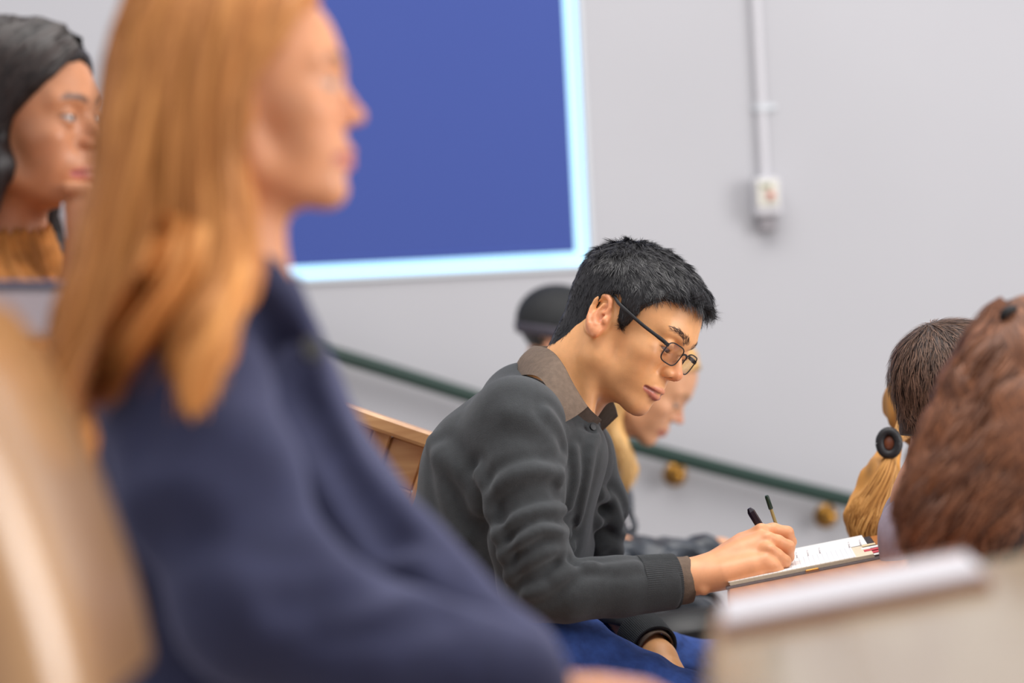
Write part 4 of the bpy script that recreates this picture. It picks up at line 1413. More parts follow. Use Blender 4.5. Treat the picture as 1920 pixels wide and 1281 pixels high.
def strands(guides, count, n, spread, rng, w, c0, c1, vol=None, off=0.0015, **kw):
    S, N = sheet(guides, count, n, spread, rng, **kw)
    if vol is not None:
        S, N = drape(S, vol, off + rng.rand(count, 1).repeat(n, 1).reshape(-1) * off)
    V, Q, si, t = ribbons(S, N, w * (0.6 + 0.8 * rng.rand(count)), tip=0.35)
    k = sheet.tone[si][:, None]
    return V, Q, lin(c0) * (1 - k) + lin(c1) * k


def on_scalp(HD, rng, count, w, L, c0, c1, flow, hairy, off=0.004, lift=0.12, n=5, vol=None):
    """short combed hair on a head"""
    u = nrm(rng.normal(size=(count, 3)))
    p = np.array([-0.004, 0, 0.045]) + u * np.array([0.09, 0.07, 0.075])
    for _ in range(6):
        d = skull(p.astype(np.float32), off); p = p - u * d[:, None]
    m = hairy(p); p, u = p[m], u[m]
    f = nrm(flow(p) + 0.3 * np.stack([vnoise(p, 0.02, 31 + i) for i in range(3)], 1) + rng.normal(size=p.shape) * 0.15)
    tg = nrm(f - u * (f * u).sum(1, keepdims=True))
    l = L * (0.7 + 0.6 * rng.rand(len(p)))
    S = np.stack([p + tg * (l * t)[:, None] + u * (l * (lift * t - 0.30 * (l / 0.08) * t * t))[:, None] for t in np.linspace(0, 1, n)], 1)
    Nw = HD.dir(np.repeat(u[:, None], n, 1).reshape(-1, 3)).reshape(S.shape)
    Sw = HD.to_world(S.reshape(-1, 3)).reshape(S.shape)
    if vol is not None:
        Sw, Nw = drape(Sw, vol, np.tile(np.linspace(0.0002, 0.0045, n), len(p)) * (0.4 + rng.rand(len(p)).repeat(n)))
    V, Q, si, t = ribbons(Sw, Nw, np.full(len(p), w))
    return V, Q, hair_colors(si, t, rng, c0, c1)


def near_woman():
    """long ginger hair and navy coat, profile to the right, out of focus"""
    rng = np.random.RandomState(3)
    dd = 2.15; m = dd / FPX
    HD = Head(P(452, 205, dd), 2, -2, 0, 0.93, fem=1.0, lid_h=0.0031, nose=0.99, bridge=0.003, nw=0.78)
    root = empty('person', (P(500, 900, dd)[0], dd, 0.15), 'woman with long ginger hair in a navy wool coat, profile facing the front', 'person')
    hand = [P(1040, 1318, 1.99), P(1120, 1328, 1.98), P(1200, 1336, 1.97), P(1260, 1350, 1.97)]
    def core(p):
        d = HD.sdf(p)
        nk = cone(p, HD.to_world((-0.012, 0, -0.04)), P(430, 560, 2.17), 0.047, 0.052)
        d = smin(d, nk, 0.02)
        d = smin(d, chain(p, [P(430, 600, 2.17), P(480, 850, 2.2), P(600, 1150, 2.2)], [0.06, 0.08, 0.09], 0.03), 0.03)
        d = smin(d, chain(p, [P(400, 640, 2.12), P(350, 720, 2.08), P(480, 1130, 2.0), P(880, 1285, 1.98), hand[0]], [0.05, 0.04, 0.03, 0.03, 0.024], 0.02), 0.02)
        d = smin(d, chain(p, hand, [0.024, 0.028, 0.026, 0.02]), 0.01)
        for i in range(4):
            d = smin(d, chain(p, [P(1190, 1326 + 6 * i, 1.955 + 0.018 * i), P(1255, 1330 + 6 * i, 1.95 + 0.018 * i), P(1290, 1360 + 6 * i, 1.955 + 0.018 * i)], [0.010, 0.009, 0.007]), 0.004)
        return d
    V, Q = grow(core, (-0.42, 1.86, 0.62), (0.20, 2.36, 1.40), 0.0042)
    qmesh('body', V, Q, MAT['skin'], root, skin_colors(HD, V, (216, 150, 108), (200, 104, 96), (214, 138, 104), brow=(92, 56, 36)))
    eyeballs(HD, root, (1, 0, 0), (50, 56, 54))
    # coat
    def coat0(p):
        d = chain(p, [P(430, 590, 2.18), P(462, 800, 2.22), P(540, 1080, 2.24), P(700, 1330, 2.24)], [0.068, 0.094, 0.134, 0.150], 0.03)
        d = smin(d, chain(p, [P(430, 600, 2.28), P(450, 720, 2.34)], [0.06, 0.075]), 0.05)
        d = smin(d, chain(p, [P(330, 860, 2.14), P(360, 1050, 2.14), P(430, 1340, 2.14)], [0.07, 0.085, 0.10]), 0.04)
        d = smin(d, chain(p, [P(508, 668, 2.17), P(566, 858, 2.15), P(705, 1062, 2.13), P(915, 1262, 2.10)], [0.042, 0.050, 0.060, 0.062], 0.02), 0.03)
        # standing collar and lapel
        d = smin(d, chain(p, [P(300, 585, 2.17), P(400, 560, 2.09), P(485, 530, 2.10), P(530, 590, 2.11), P(590, 680, 2.10)], [0.022, 0.024, 0.026, 0.024, 0.016]), 0.012)
        arm = chain(p, [P(405, 640, 2.12), P(335, 720, 2.07), P(400, 920, 2.01), P(490, 1130, 1.98)], [0.065, 0.074, 0.074, 0.068], 0.02)
        arm = smin(arm, chain(p, [P(490, 1130, 1.98), P(700, 1215, 1.965), P(960, 1285, 1.975)], [0.068, 0.060, 0.050], 0.02), 0.03)
        d = smin(d, arm, 0.012)
        return d
    cre = [([(495, 610), (545, 680), (605, 790), (670, 910), (735, 1010)], 0.018, 0.048),
           ([(470, 560), (530, 640), (585, 660), (600, 640)], 0.010, 0.014),
           ([(300, 1000), (430, 1000), (560, 1050)], 0.028, 0.016),
           ([(540, 1130), (640, 1120), (740, 1070)], 0.016, 0.022),
           ([(600, 1190), (720, 1180), (830, 1150)], 0.014, 0.014),
           ([(270, 830), (400, 850), (500, 930)], 0.030, 0.014),
           ([(640, 880), (700, 990), (800, 1090)], 0.016, -0.014),
           ([(555, 640), (620, 770), (700, 920)], 0.012, -0.010)]
    cre = [(drop(c, coat0, 1.5, 2.6), r, h) for c, r, h in cre]
    def coat(p):
        d = coat0(p)
        for pts, r, h in cre:
            if len(pts) > 2:
                d = d + h * np.exp(-(polyd(p, pts) / r) ** 2)
        return d + 0.0025 * vnoise(p, 0.12, 8)
    Vc, Qc = grow(coat, (-0.48, 1.84, 0.60), (0.16, 2.52, 1.16), 0.0055, 1.8)
    qmesh('coat', Vc, Qc, MAT['navy_wool'], root)
    # hair volume
    def vol(p):
        q = HD.to_local(p)
        d = skull(q, 0.010) * HD.k
        face = np.maximum(q[:, 2] - 0.095 + 1.5 * np.maximum(0, 0.052 - q[:, 0]), -9)
        cut = (q[:, 0] - np.interp(q[:, 2], [-0.1, 0.0, 0.03, 0.06, 0.10, 0.14], [0.010, 0.016, 0.030, 0.050, 0.085, 0.12])) * 0.8
        d = smax(d, cut, 0.006)
        lo = chain(p, [P(372, 60, 2.16), P(330, 260, 2.15), P(285, 460, 2.14), P(205, 620, 2.13), P(140, 740, 2.13)], [0.070, 0.064, 0.058, 0.046, 0.022], 0.03)
        lo = smin(lo, chain(p, [P(400, 200, 2.09), P(410, 400, 2.08), P(425, 500, 2.07), P(385, 640, 2.00), P(372, 770, 1.99)], [0.022, 0.028, 0.030, 0.022, 0.008], 0.02), 0.03)
        return smin(d, lo, 0.02) + 0.003 * vnoise(p * np.array([1, 1, 0.25], np.float32), 0.035, 6)
    c = (178, 120, 62)
    Vb, Qb, Cb = base_hair(vol, (-0.46, 1.92, 0.95), (-0.10, 2.30, 1.44), 0.0045, (184, 114, 56), 0.25, 9)
    cen = np.array([P(330 - 90 * t, 60 + 620 * t, 2.15) for t in np.linspace(0, 1, 12)])
    G1 = [PL((370, -85, 2.16), (262, 40, 2.16), (208, 220, 2.15), (168, 400, 2.13), (112, 560, 2.12), (78, 690, 2.12), (105, 770, 2.11)),
          PL((385, -90, 2.12), (305, 60, 2.075), (260, 250, 2.06), (220, 430, 2.05), (180, 600, 2.05), (140, 720, 2.05), (150, 790, 2.05)),
          PL((410, -92, 2.11), (345, 50, 2.068), (312, 250, 2.05), (300, 430, 2.045), (265, 560, 2.03), (215, 660, 2.03), (190, 770, 2.03)),
          PL((440, -90, 2.11), (400, 40, 2.065), (372, 220, 2.05), (372, 390, 2.045), (370, 520, 2.02), (310, 640, 2.0), (235, 745, 2.0)),
          PL((480, -86, 2.11), (445, 30, 2.066), (420, 200, 2.055), (425, 370, 2.05), (430, 500, 2.03), (390, 640, 1.985), (370, 785, 1.985)),
          PL((520, -75, 2.115), (485, 40, 2.07), (448, 170, 2.062), (448, 320, 2.06), (468, 420, 2.062), (455, 510, 2.04), (410, 640, 1.98), (395, 770, 1.985))]
    s1 = strands(G1, 2600, 14, 0.004, rng, 0.0032, (150, 86, 38), (232, 160, 88), center=None, vol=vol, thick=0.006, amp=0.002, wav=1.5, clump=9)
    G2 = [PL((560, -60, 2.12), (520, 20, 2.085), (470, 110, 2.068), (440, 200, 2.06), (438, 330, 2.058)),
          PL((595, -50, 2.13), (562, 8, 2.10), (505, 85, 2.075), (458, 160, 2.066), (447, 280, 2.062))]
    s2 = strands(G2, 500, 10, 0.004, rng, 0.003, (160, 98, 48), (216, 148, 84), vol=vol, thick=0.004)
    G3 = [PL((455, 480, 2.04), (405, 600, 1.985), (350, 700, 1.97), (345, 790, 1.975)), PL((455, 480, 2.04), (425, 600, 1.985), (385, 700, 1.97), (395, 795, 1.975))]
    s3 = strands(G3, 420, 10, 0.004, rng, 0.0034, (196, 122, 58), (246, 176, 100), vol=vol, thick=0.008)
    G4 = [PL((300, 400, 2.035), (262, 500, 2.0), (215, 590, 1.985), (165, 680, 1.99), (130, 765, 2.0)),
          PL((340, 420, 2.035), (310, 510, 2.0), (255, 600, 1.98), (200, 690, 1.98), (165, 775, 1.99)),
          PL((395, 430, 2.035), (365, 520, 2.0), (305, 600, 1.975), (250, 680, 1.975), (225, 750, 1.98))]
    s4 = strands(G4, 800, 10, 0.005, rng, 0.0034, (190, 116, 54), (246, 176, 100), vol=vol, thick=0.006)
    Vh, Qh, Ch = join([(Vb, Qb, Cb), s1, s2, s3, s4])
    qmesh('hair', Vh, Qh, MAT['hair_soft'], root, Ch)
    # dark clip of the coat: horn button
    Geo().lathe(P(585, 655, 2.055), nrm(np.array([0.5, -0.8, 0.2])), [(0.0, 0.004), (0.010, 0.004), (0.012, 0.0), (0.010, -0.004)], 18).build('coat_button', MAT['black_plastic'], root, smooth=True)


def dark_haired_woman():
    rng = np.random.RandomState(5)
    dd = 2.92
    HD = Head(P(41, 246, dd), -20, 2, 3, 0.95, fem=1.0, lid_h=0.0034, lid_z=-0.0008, nw=0.85)
    root = empty('person', (P(20, 900, dd)[0], dd, 0.15), 'woman with long dark hair in a tan knit sweater, seated behind the ginger-haired woman', 'person')
    def core(p):
        d = HD.sdf(p)
        d = smin(d, cone(p, HD.to_world((-0.012, 0, -0.04)), P(-10, 470, 2.95), 0.048, 0.054), 0.02)
        d = smin(d, chain(p, [P(-10, 480, 2.95), P(-20, 700, 2.98), P(-30, 1000, 3.0)], [0.06, 0.09, 0.10], 0.03), 0.03)
        # forearm and fist the chin leans on
        d = smin(d, chain(p, [P(120, 700, 2.86), P(165, 480, 2.86), P(165, 400, 2.87)], [0.034, 0.026, 0.030], 0.01), 0.01)
        for i in range(4):
            d = smin(d, chain(p, [P(172, 395 + 0 * i, 2.86 + 0.018 * i), P(160, 355 + 5 * i, 2.85 + 0.019 * i), P(128, 352 + 6 * i, 2.85 + 0.018 * i)], [0.010, 0.009, 0.008]), 0.004)
        return d
    V, Q = grow(core, (-0.74, 2.68, 0.80), (-0.38, 3.12, 1.50), 0.0034)
    qmesh('body', V, Q, MAT['skin'], root, skin_colors(HD, V, (190, 130, 92), (200, 112, 110), (198, 120, 92), brow=(50, 32, 24)))
    eyeballs(HD, root, (0.96, 0.28, 0.03), (46, 36, 32))
    def knit(p):
        d = chain(p, [P(-10, 530, 2.95), P(-20, 720, 2.98), P(-30, 1000, 3.0)], [0.085, 0.125, 0.15], 0.03)
        d = smin(d, chain(p, [P(-10, 455, 2.95), P(-10, 520, 2.95)], [0.068, 0.072]), 0.02)
        d = smin(d, chain(p, [P(-10, 560, 2.9), P(60, 640, 2.82), P(120, 820, 2.82), P(150, 620, 2.85)], [0.06, 0.06, 0.05, 0.04], 0.02), 0.02)
        ax = np.arctan2((p[:, 1] - 2.95), (p[:, 0] - P(-10, 500, 2.95)[0]))
        d = d + 0.003 * np.sin(ax * 34)
        return smax(d, -cone(p, P(-10, 480, 2.95), P(10, 300, 2.93), 0.058, 0.058), 0.004)
    Vc, Qc = grow(knit, (-0.80, 2.70, 0.80), (-0.36, 3.2, 1.30), 0.0045, 1.8)
    qmesh('sweater', Vc, Qc, MAT['brown_knit'], root)
    def vol(p):
        q = HD.to_local(p)
        d = skull(q, 0.009) * HD.k
        ya = np.abs(q[:, 1])
        cut = (q[:, 0] - np.interp(q[:, 2], [-0.1, -0.035, 0.0, 0.036, 0.07, 0.1, 0.15], [-0.05, -0.014, 0.020, 0.047, 0.078, 0.098, 0.12])) * 0.8
        d = smax(d, cut, 0.005)
        d = smin(d, chain(p, [HD.to_world((-0.05, 0, 0.05)), P(-10, 330, 3.0), P(-20, 480, 3.03), P(-10, 600, 3.04)], [0.085, 0.075, 0.06, 0.04], 0.03), 0.03)
        d = smin(d, chain(p, [HD.to_world((-0.01, 0.07, 0.02)), P(85, 400, 3.02), P(90, 470, 3.01)], [0.02, 0.026, 0.02], 0.02), 0.02)
        d = smin(d, chain(p, [HD.to_world((-0.015, -0.072, 0.02)), P(-20, 310, 2.85), P(-45, 400, 2.85)], [0.018, 0.026, 0.024], 0.02), 0.02)
        return d + 0.0015 * vnoise(p * np.array([1, 1, 0.2], np.float32), 0.012, 3)
    Vb, Qb, Cb = base_hair(vol, (-0.78, 2.74, 0.98), (-0.42, 3.12, 1.48), 0.0036, (30, 24, 24), 0.2, 9)
    e = lambda x, y, z: HD.to_world((x, y, z))
    G = [np.array([e(0.092, -0.008, 0.100), e(0.074, -0.050, 0.070), e(0.044, -0.074, 0.036), e(0.016, -0.084, 0.0), e(-0.018, -0.088, -0.04), e(-0.04, -0.090, -0.10), e(-0.05, -0.090, -0.17)]),
         np.array([e(0.070, 0.0, 0.130), e(0.040, -0.062, 0.095), e(0.010, -0.086, 0.045), e(-0.012, -0.092, 0.0), e(-0.035, -0.095, -0.06), e(-0.05, -0.095, -0.12), e(-0.06, -0.09, -0.18)]),
         np.array([e(0.030, 0.006, 0.143), e(0.010, -0.065, 0.105), e(-0.02, -0.090, 0.045), e(-0.04, -0.094, -0.01), e(-0.07, -0.085, -0.08), e(-0.08, -0.075, -0.15)]),
         np.array([e(-0.03, 0.006, 0.143), e(-0.05, -0.060, 0.105), e(-0.07, -0.078, 0.045), e(-0.09, -0.075, -0.02), e(-0.11, -0.06, -0.08), e(-0.12, -0.05, -0.15)])]
    s1 = strands(G, 3600, 12, 0.0030, rng, 0.0020, (12, 10, 11), (58, 46, 42), vol=vol, off=0.002, thick=0.004)
    G2 = [np.array([e(0.088, 0.010, 0.112), e(0.065, 0.045, 0.092), e(0.045, 0.068, 0.05), e(0.02, 0.08, 0.0), e(0.0, 0.08, -0.08), e(0.0, 0.07, -0.15)]),
          np.array([e(0.03, 0.010, 0.143), e(0.015, 0.060, 0.105), e(0.0, 0.085, 0.05), e(-0.02, 0.088, 0.0), e(-0.03, 0.085, -0.08), e(-0.03, 0.075, -0.16)])]
    s2 = strands(G2, 700, 12, 0.003, rng, 0.0018, (12, 10, 11), (54, 43, 40), vol=vol, thick=0.004)
    Vh, Qh, Ch = join([(Vb, Qb, Cb), s1, s2])
    qmesh('hair', Vh, Qh, MAT['hair_dark'], root, Ch)
    # white earphone cable at the neck
    Geo().tube(resample([P(118, 380, 2.86), P(122, 420, 2.855), P(128, 455, 2.85), P(122, 490, 2.85)], 10), [0.002, 0.004, 0.006, 0.004, 0.003, 0.003, 0.003, 0.003, 0.003, 0.002], 8).build('earring', MAT['white'], root, smooth=True)


def far_blonde():
    rng = np.random.RandomState(8)
    dd = 5.0
    HD = Head(P(1203, 722, dd), -10, 38, 0, 0.97, fem=1.0, lid_h=0.0030, lid_z=-0.004, nw=0.78)
    root = empty('person', (P(1130, 1100, dd)[0], dd, 0.0), 'blonde woman in a dark leather jacket bent forward beyond the writing man', 'person')
    def core(p):
        d = HD.sdf(p)
        d = smin(d, cone(p, HD.to_world((-0.012, 0, -0.04)), P(1110, 845, 5.02), 0.045, 0.05), 0.02)
        d = smin(d, chain(p, [P(1105, 850, 5.02), P(1090, 1000, 5.05), P(1080, 1180, 5.05)], [0.06, 0.09, 0.10], 0.03), 0.03)
        d = smin(d, chain(p, [P(1100, 900, 4.92), P(1100, 1030, 4.84), P(1290, 1040, 4.84), P(1350, 1032, 4.86), P(1385, 1036, 4.88)], [0.04, 0.034, 0.028, 0.024, 0.018], 0.01), 0.02)
        return d
    V, Q = grow(core, (0.02, 4.7, 0.45), (0.55, 5.3, 1.20), 0.0055)
    qmesh('body', V, Q, MAT['skin'], root, skin_colors(HD, V, (214, 158, 120), (190, 110, 100), (208, 132, 104), brow=(150, 110, 76)))
    eyeballs(HD, root, (1, 0, -0.7), (90, 100, 100))
    def jacket(p):
        d = chain(p, [P(1108, 850, 5.03), P(1095, 980, 5.05), P(1080, 1190, 5.05)], [0.078, 0.100, 0.12], 0.03)
        d = smin(d, chain(p, [P(1120, 835, 4.98), P(1150, 880, 4.95), P(1165, 950, 4.95)], [0.022, 0.022, 0.02]), 0.015)
        d = smin(d, chain(p, [P(1095, 880, 4.92), P(1095, 1035, 4.84), P(1200, 1050, 4.83), P(1335, 1040, 4.85)], [0.062, 0.052, 0.042, 0.034], 0.02), 0.015)
        d = smin(d, chain(p, [P(1110, 1190, 5.0), P(1300, 1190, 4.95), P(1420, 1240, 4.95)], [0.09, 0.075, 0.06], 0.02), 0.03)
        d = d + 0.006 * vnoise(p, 0.06, 41) + 0.003 * vnoise(p, 0.03, 42)
        return smax(d, -cone(p, P(1110, 840, 5.02), HD.pos, 0.052, 0.06), 0.006)
    Vc, Qc = grow(jacket, (-0.02, 4.66, 0.40), (0.60, 5.32, 0.98), 0.006, 1.8)
    qmesh('jacket', Vc, Qc, MAT['jacket'], root)
    def vol(p):
        q = HD.to_local(p)
        d = skull(q, 0.008) * HD.k
        cut = (q[:, 0] - np.interp(q[:, 2], [-0.1, 0.0, 0.03, 0.06, 0.10, 0.14], [-0.015, -0.005, 0.010, 0.040, 0.080, 0.11])) * 0.8
        d = smax(d, cut, 0.005)
        d = smin(d, chain(p, [HD.to_world((-0.02, -0.06, 0.0)), P(1150, 780, 4.94), P(1165, 830, 4.90), P(1185, 880, 4.885), P(1170, 930, 4.89)], [0.020, 0.015, 0.012, 0.012, 0.004], 0.015), 0.02)
        return d
    Vb, Qb, Cb = base_hair(vol, (0.05, 4.8, 0.7), (0.42, 5.2, 1.2), 0.0055, (196, 152, 92), 0.25, 9)
    e = lambda x, y, z: HD.to_world((x, y, z))
    G = [np.array([e(0.085, -0.02, 0.10), e(0.04, -0.07, 0.06), e(-0.01, -0.086, 0.01), P(1140, 790, 4.92), P(1165, 850, 4.88), P(1165, 925, 4.88)]),
         np.array([e(0.05, -0.02, 0.128), e(0.01, -0.075, 0.07), e(-0.03, -0.086, 0.02), P(1135, 800, 4.93), P(1185, 850, 4.875), P(1190, 900, 4.875)])]
    s1 = strands(G, 800, 10, 0.005, rng, 0.003, (170, 124, 70), (240, 200, 136), vol=vol, thick=0.01)
    Vh, Qh, Ch = join([(Vb, Qb, Cb), s1])
    qmesh('hair', Vh, Qh, MAT['hair_soft'], root, Ch)
    # white cord hanging in front of the jacket
    Geo().tube(resample([P(1166, 915, 4.86), P(1160, 940, 4.85), P(1172, 965, 4.85), P(1180, 990, 4.85)], 12), 0.0035, 8).build('earphone_cord', MAT['white'], root, smooth=True)
    bag = empty('shoulder_bag', P(1290, 1230, 4.72), 'black leather bag standing under the desk beyond the writing hand', 'bag')
    bc = P(1290, 1230, 4.60)
    Geo().box((bc[0], bc[1], bc[2] + 0.01), (0.20, 0.14, 0.15), ry(-0.06), 0.03).build('bag_body', MAT['bag'], bag, smooth=True)
    Geo().tube(resample([bc + (-0.08, 0, 0.08), bc + (-0.05, -0.01, 0.115), bc + (0.04, -0.01, 0.12), bc + (0.08, 0, 0.08)], 14), 0.008, 8).build('bag_strap', MAT['bag'], bag, smooth=True)
    gz = bc[2] - 0.07
    Geo().box((bc[0], bc[1], gz / 2 + 0.0), (0.30, 0.22, gz), np.eye(3), 0.01).build('bag_lower', MAT['bag'], bag)


def capped_person():
    dd = 5.55
    HD = Head(P(1046, 648, dd), -5, 22, 0, 0.98)
    root = empty('person', (P(1000, 1000, dd)[0], dd, 0.0), 'person in a black cap mostly hidden behind the head of the writing man', 'person')
    def core(p):
        d = HD.sdf(p)
        d = smin(d, cone(p, HD.to_world((-0.012, 0, -0.04)), P(1010, 760, dd), 0.05, 0.054), 0.02)
        d = smin(d, chain(p, [P(1005, 780, dd), P(1000, 900, dd), P(1000, 1080, dd)], [0.09, 0.12, 0.13], 0.03), 0.03)
        return d
    V, Q = grow(core, (-0.1, 5.3, 0.5), (0.3, 5.8, 1.3), 0.007)
    qmesh('body', V, Q, MAT['skin'], root, skin_colors(HD, V, (196, 146, 110), (170, 100, 92), (190, 120, 92)))
    def cap(p):
        q = HD.to_local(p)
        d = skull(q, 0.012) * HD.k
        return smax(d, (0.030 - q[:, 2] + 0.2 * q[:, 0]) * 0.9, 0.004)
    V, Q = grow(cap, HD.pos - 0.16, HD.pos + 0.16, 0.005)
    c = qmesh('cap', V, Q, MAT['black_cloth'], root)
    def band(p):
        q = HD.to_local(p)
        d = np.abs(skull(q, 0.010)) - 0.006
        zz = q[:, 2] - 0.2 * q[:, 0] - 0.030
        return smax(d, np.abs(zz) - 0.014, 0.004) * HD.k
    V, Q = grow(band, HD.pos - 0.16, HD.pos + 0.16, 0.005)
    qmesh('cap_band', V, Q, MAT['cap_band'], c)
    def hair(p):
        q = HD.to_local(p)
        return smax(smax(skull(q, 0.005), (q[:, 0] + 0.01) * 0.9, 0.004), np.maximum(q[:, 2] - 0.03, -0.055 - q[:, 2]), 0.004) * HD.k
    V, Q = grow(hair, HD.pos - 0.16, HD.pos + 0.16, 0.005)
    qmesh('hair', V, Q, MAT['hair'], root, np.tile(lin((20, 18, 20)), (len(V), 1)))
    def coat(p):
        return chain(p, [P(1005, 800, dd), P(1000, 920, dd), P(1000, 1090, dd), (P(1000, 1090, dd)[0], dd, 0.12)], [0.105, 0.145, 0.15, 0.12], 0.03)
    V, Q = grow(coat, (-0.2, 5.3, -0.02), (0.35, 5.8, 1.05), 0.009)
    qmesh('jacket', V, Q, MAT['black_cloth'], root)


def torso_simple(root, mat, name, neck, hip, r0, r1, shoulders, v=0.006, seed=1):
    def f(p):
        d = cone(p, neck, hip, r0, r1)
        for s in shoulders:
            d = smin(d, chain(p, [neck, s[0], s[1]], [r0 * 0.7, s[2], s[3]], 0.02), 0.03)
        return d + 0.003 * vnoise(p, 0.09, seed)
    pts = np.array([neck, hip] + [x for s in shoulders for x in s[:2]])
    V, Q = grow(f, pts.min(0) - r1 - 0.06, pts.max(0) + r1 + 0.06, v, 1.7)
    return qmesh(name, V, Q, mat, root)


def back_man():
    """short brown hair, seen from behind in the next row down"""
    rng = np.random.RandomState(9)
    dd = 3.62
    HD = Head(P(1796, 772, dd), 22, 8, 0, 0.98)
    root = empty('person', (P(1790, 1100, dd)[0], dd, -0.25), 'man with short brown hair and grey shirt seen from behind, next to the curly-haired woman', 'person')
    nb = P(1770, 950, dd)
    def core(p):
        d = HD.sdf(p)
        d = smin(d, cone(p, HD.to_world((-0.015, 0, -0.04)), nb, 0.054, 0.058), 0.02)
        return smin(d, cone(p, nb, P(1770, 1300, dd), 0.08, 0.10), 0.03)
    V, Q = grow(core, (0.45, 3.35, 0.45), (0.90, 3.9, 1.25), 0.0045)
    qmesh('body', V, Q, MAT['skin'], root, skin_colors(HD, V, (206, 150, 118), (180, 104, 96), (198, 126, 100)))
    torso_simple(root, MAT['grey_shirt'], 'shirt', P(1780, 1010, dd), P(1775, 1320, dd), 0.105, 0.14,
                 [(P(1730, 1010, 3.46), P(1760, 1280, 3.42), 0.06, 0.055), (P(1810, 1010, 3.80), P(1830, 1280, 3.84), 0.06, 0.055)])
    hairy = lambda p: (p[:, 2] > np.interp(p[:, 0], [-0.1, -0.06, -0.035, -0.02, 0.0, 0.03, 0.06, 0.09], [-0.045, -0.042, -0.01, 0.03, 0.03, 0.02, 0.06, 0.085]))
    def cap(p):
        q = HD.to_local(p)
        zl = np.interp(q[:, 0], [-0.1, -0.06, -0.035, -0.02, 0.0, 0.03, 0.06, 0.09], [-0.045, -0.042, -0.01, 0.03, 0.03, 0.02, 0.06, 0.085])
        d = smin(skull(q, 0.005 + 0.006 * sstep(0.03, 0.1, q[:, 2])), cone(q, (-0.05, 0, 0.02), (-0.052, 0, -0.035), 0.050, 0.042), 0.02)
        return smax(d, (zl - q[:, 2]) * 0.8, 0.004) * HD.k
    Vb, Qb = grow(cap, HD.pos - 0.17, HD.pos + 0.17, 0.004)
    flow = lambda p: nrm(p - np.array([-0.055, 0.0, 0.115])) + np.array([0, 0, -0.35])
    s1 = on_scalp(HD, rng, 9000, 0.0011, 0.022, (48, 34, 27), (128, 98, 80), flow, hairy, off=0.009, lift=0.16, vol=cap)
    Vh, Qh, Ch = join([(Vb, Qb, lin((58, 44, 38))), s1])
    qmesh('hair', Vh, Qh, MAT['hair_soft'], root, Ch)


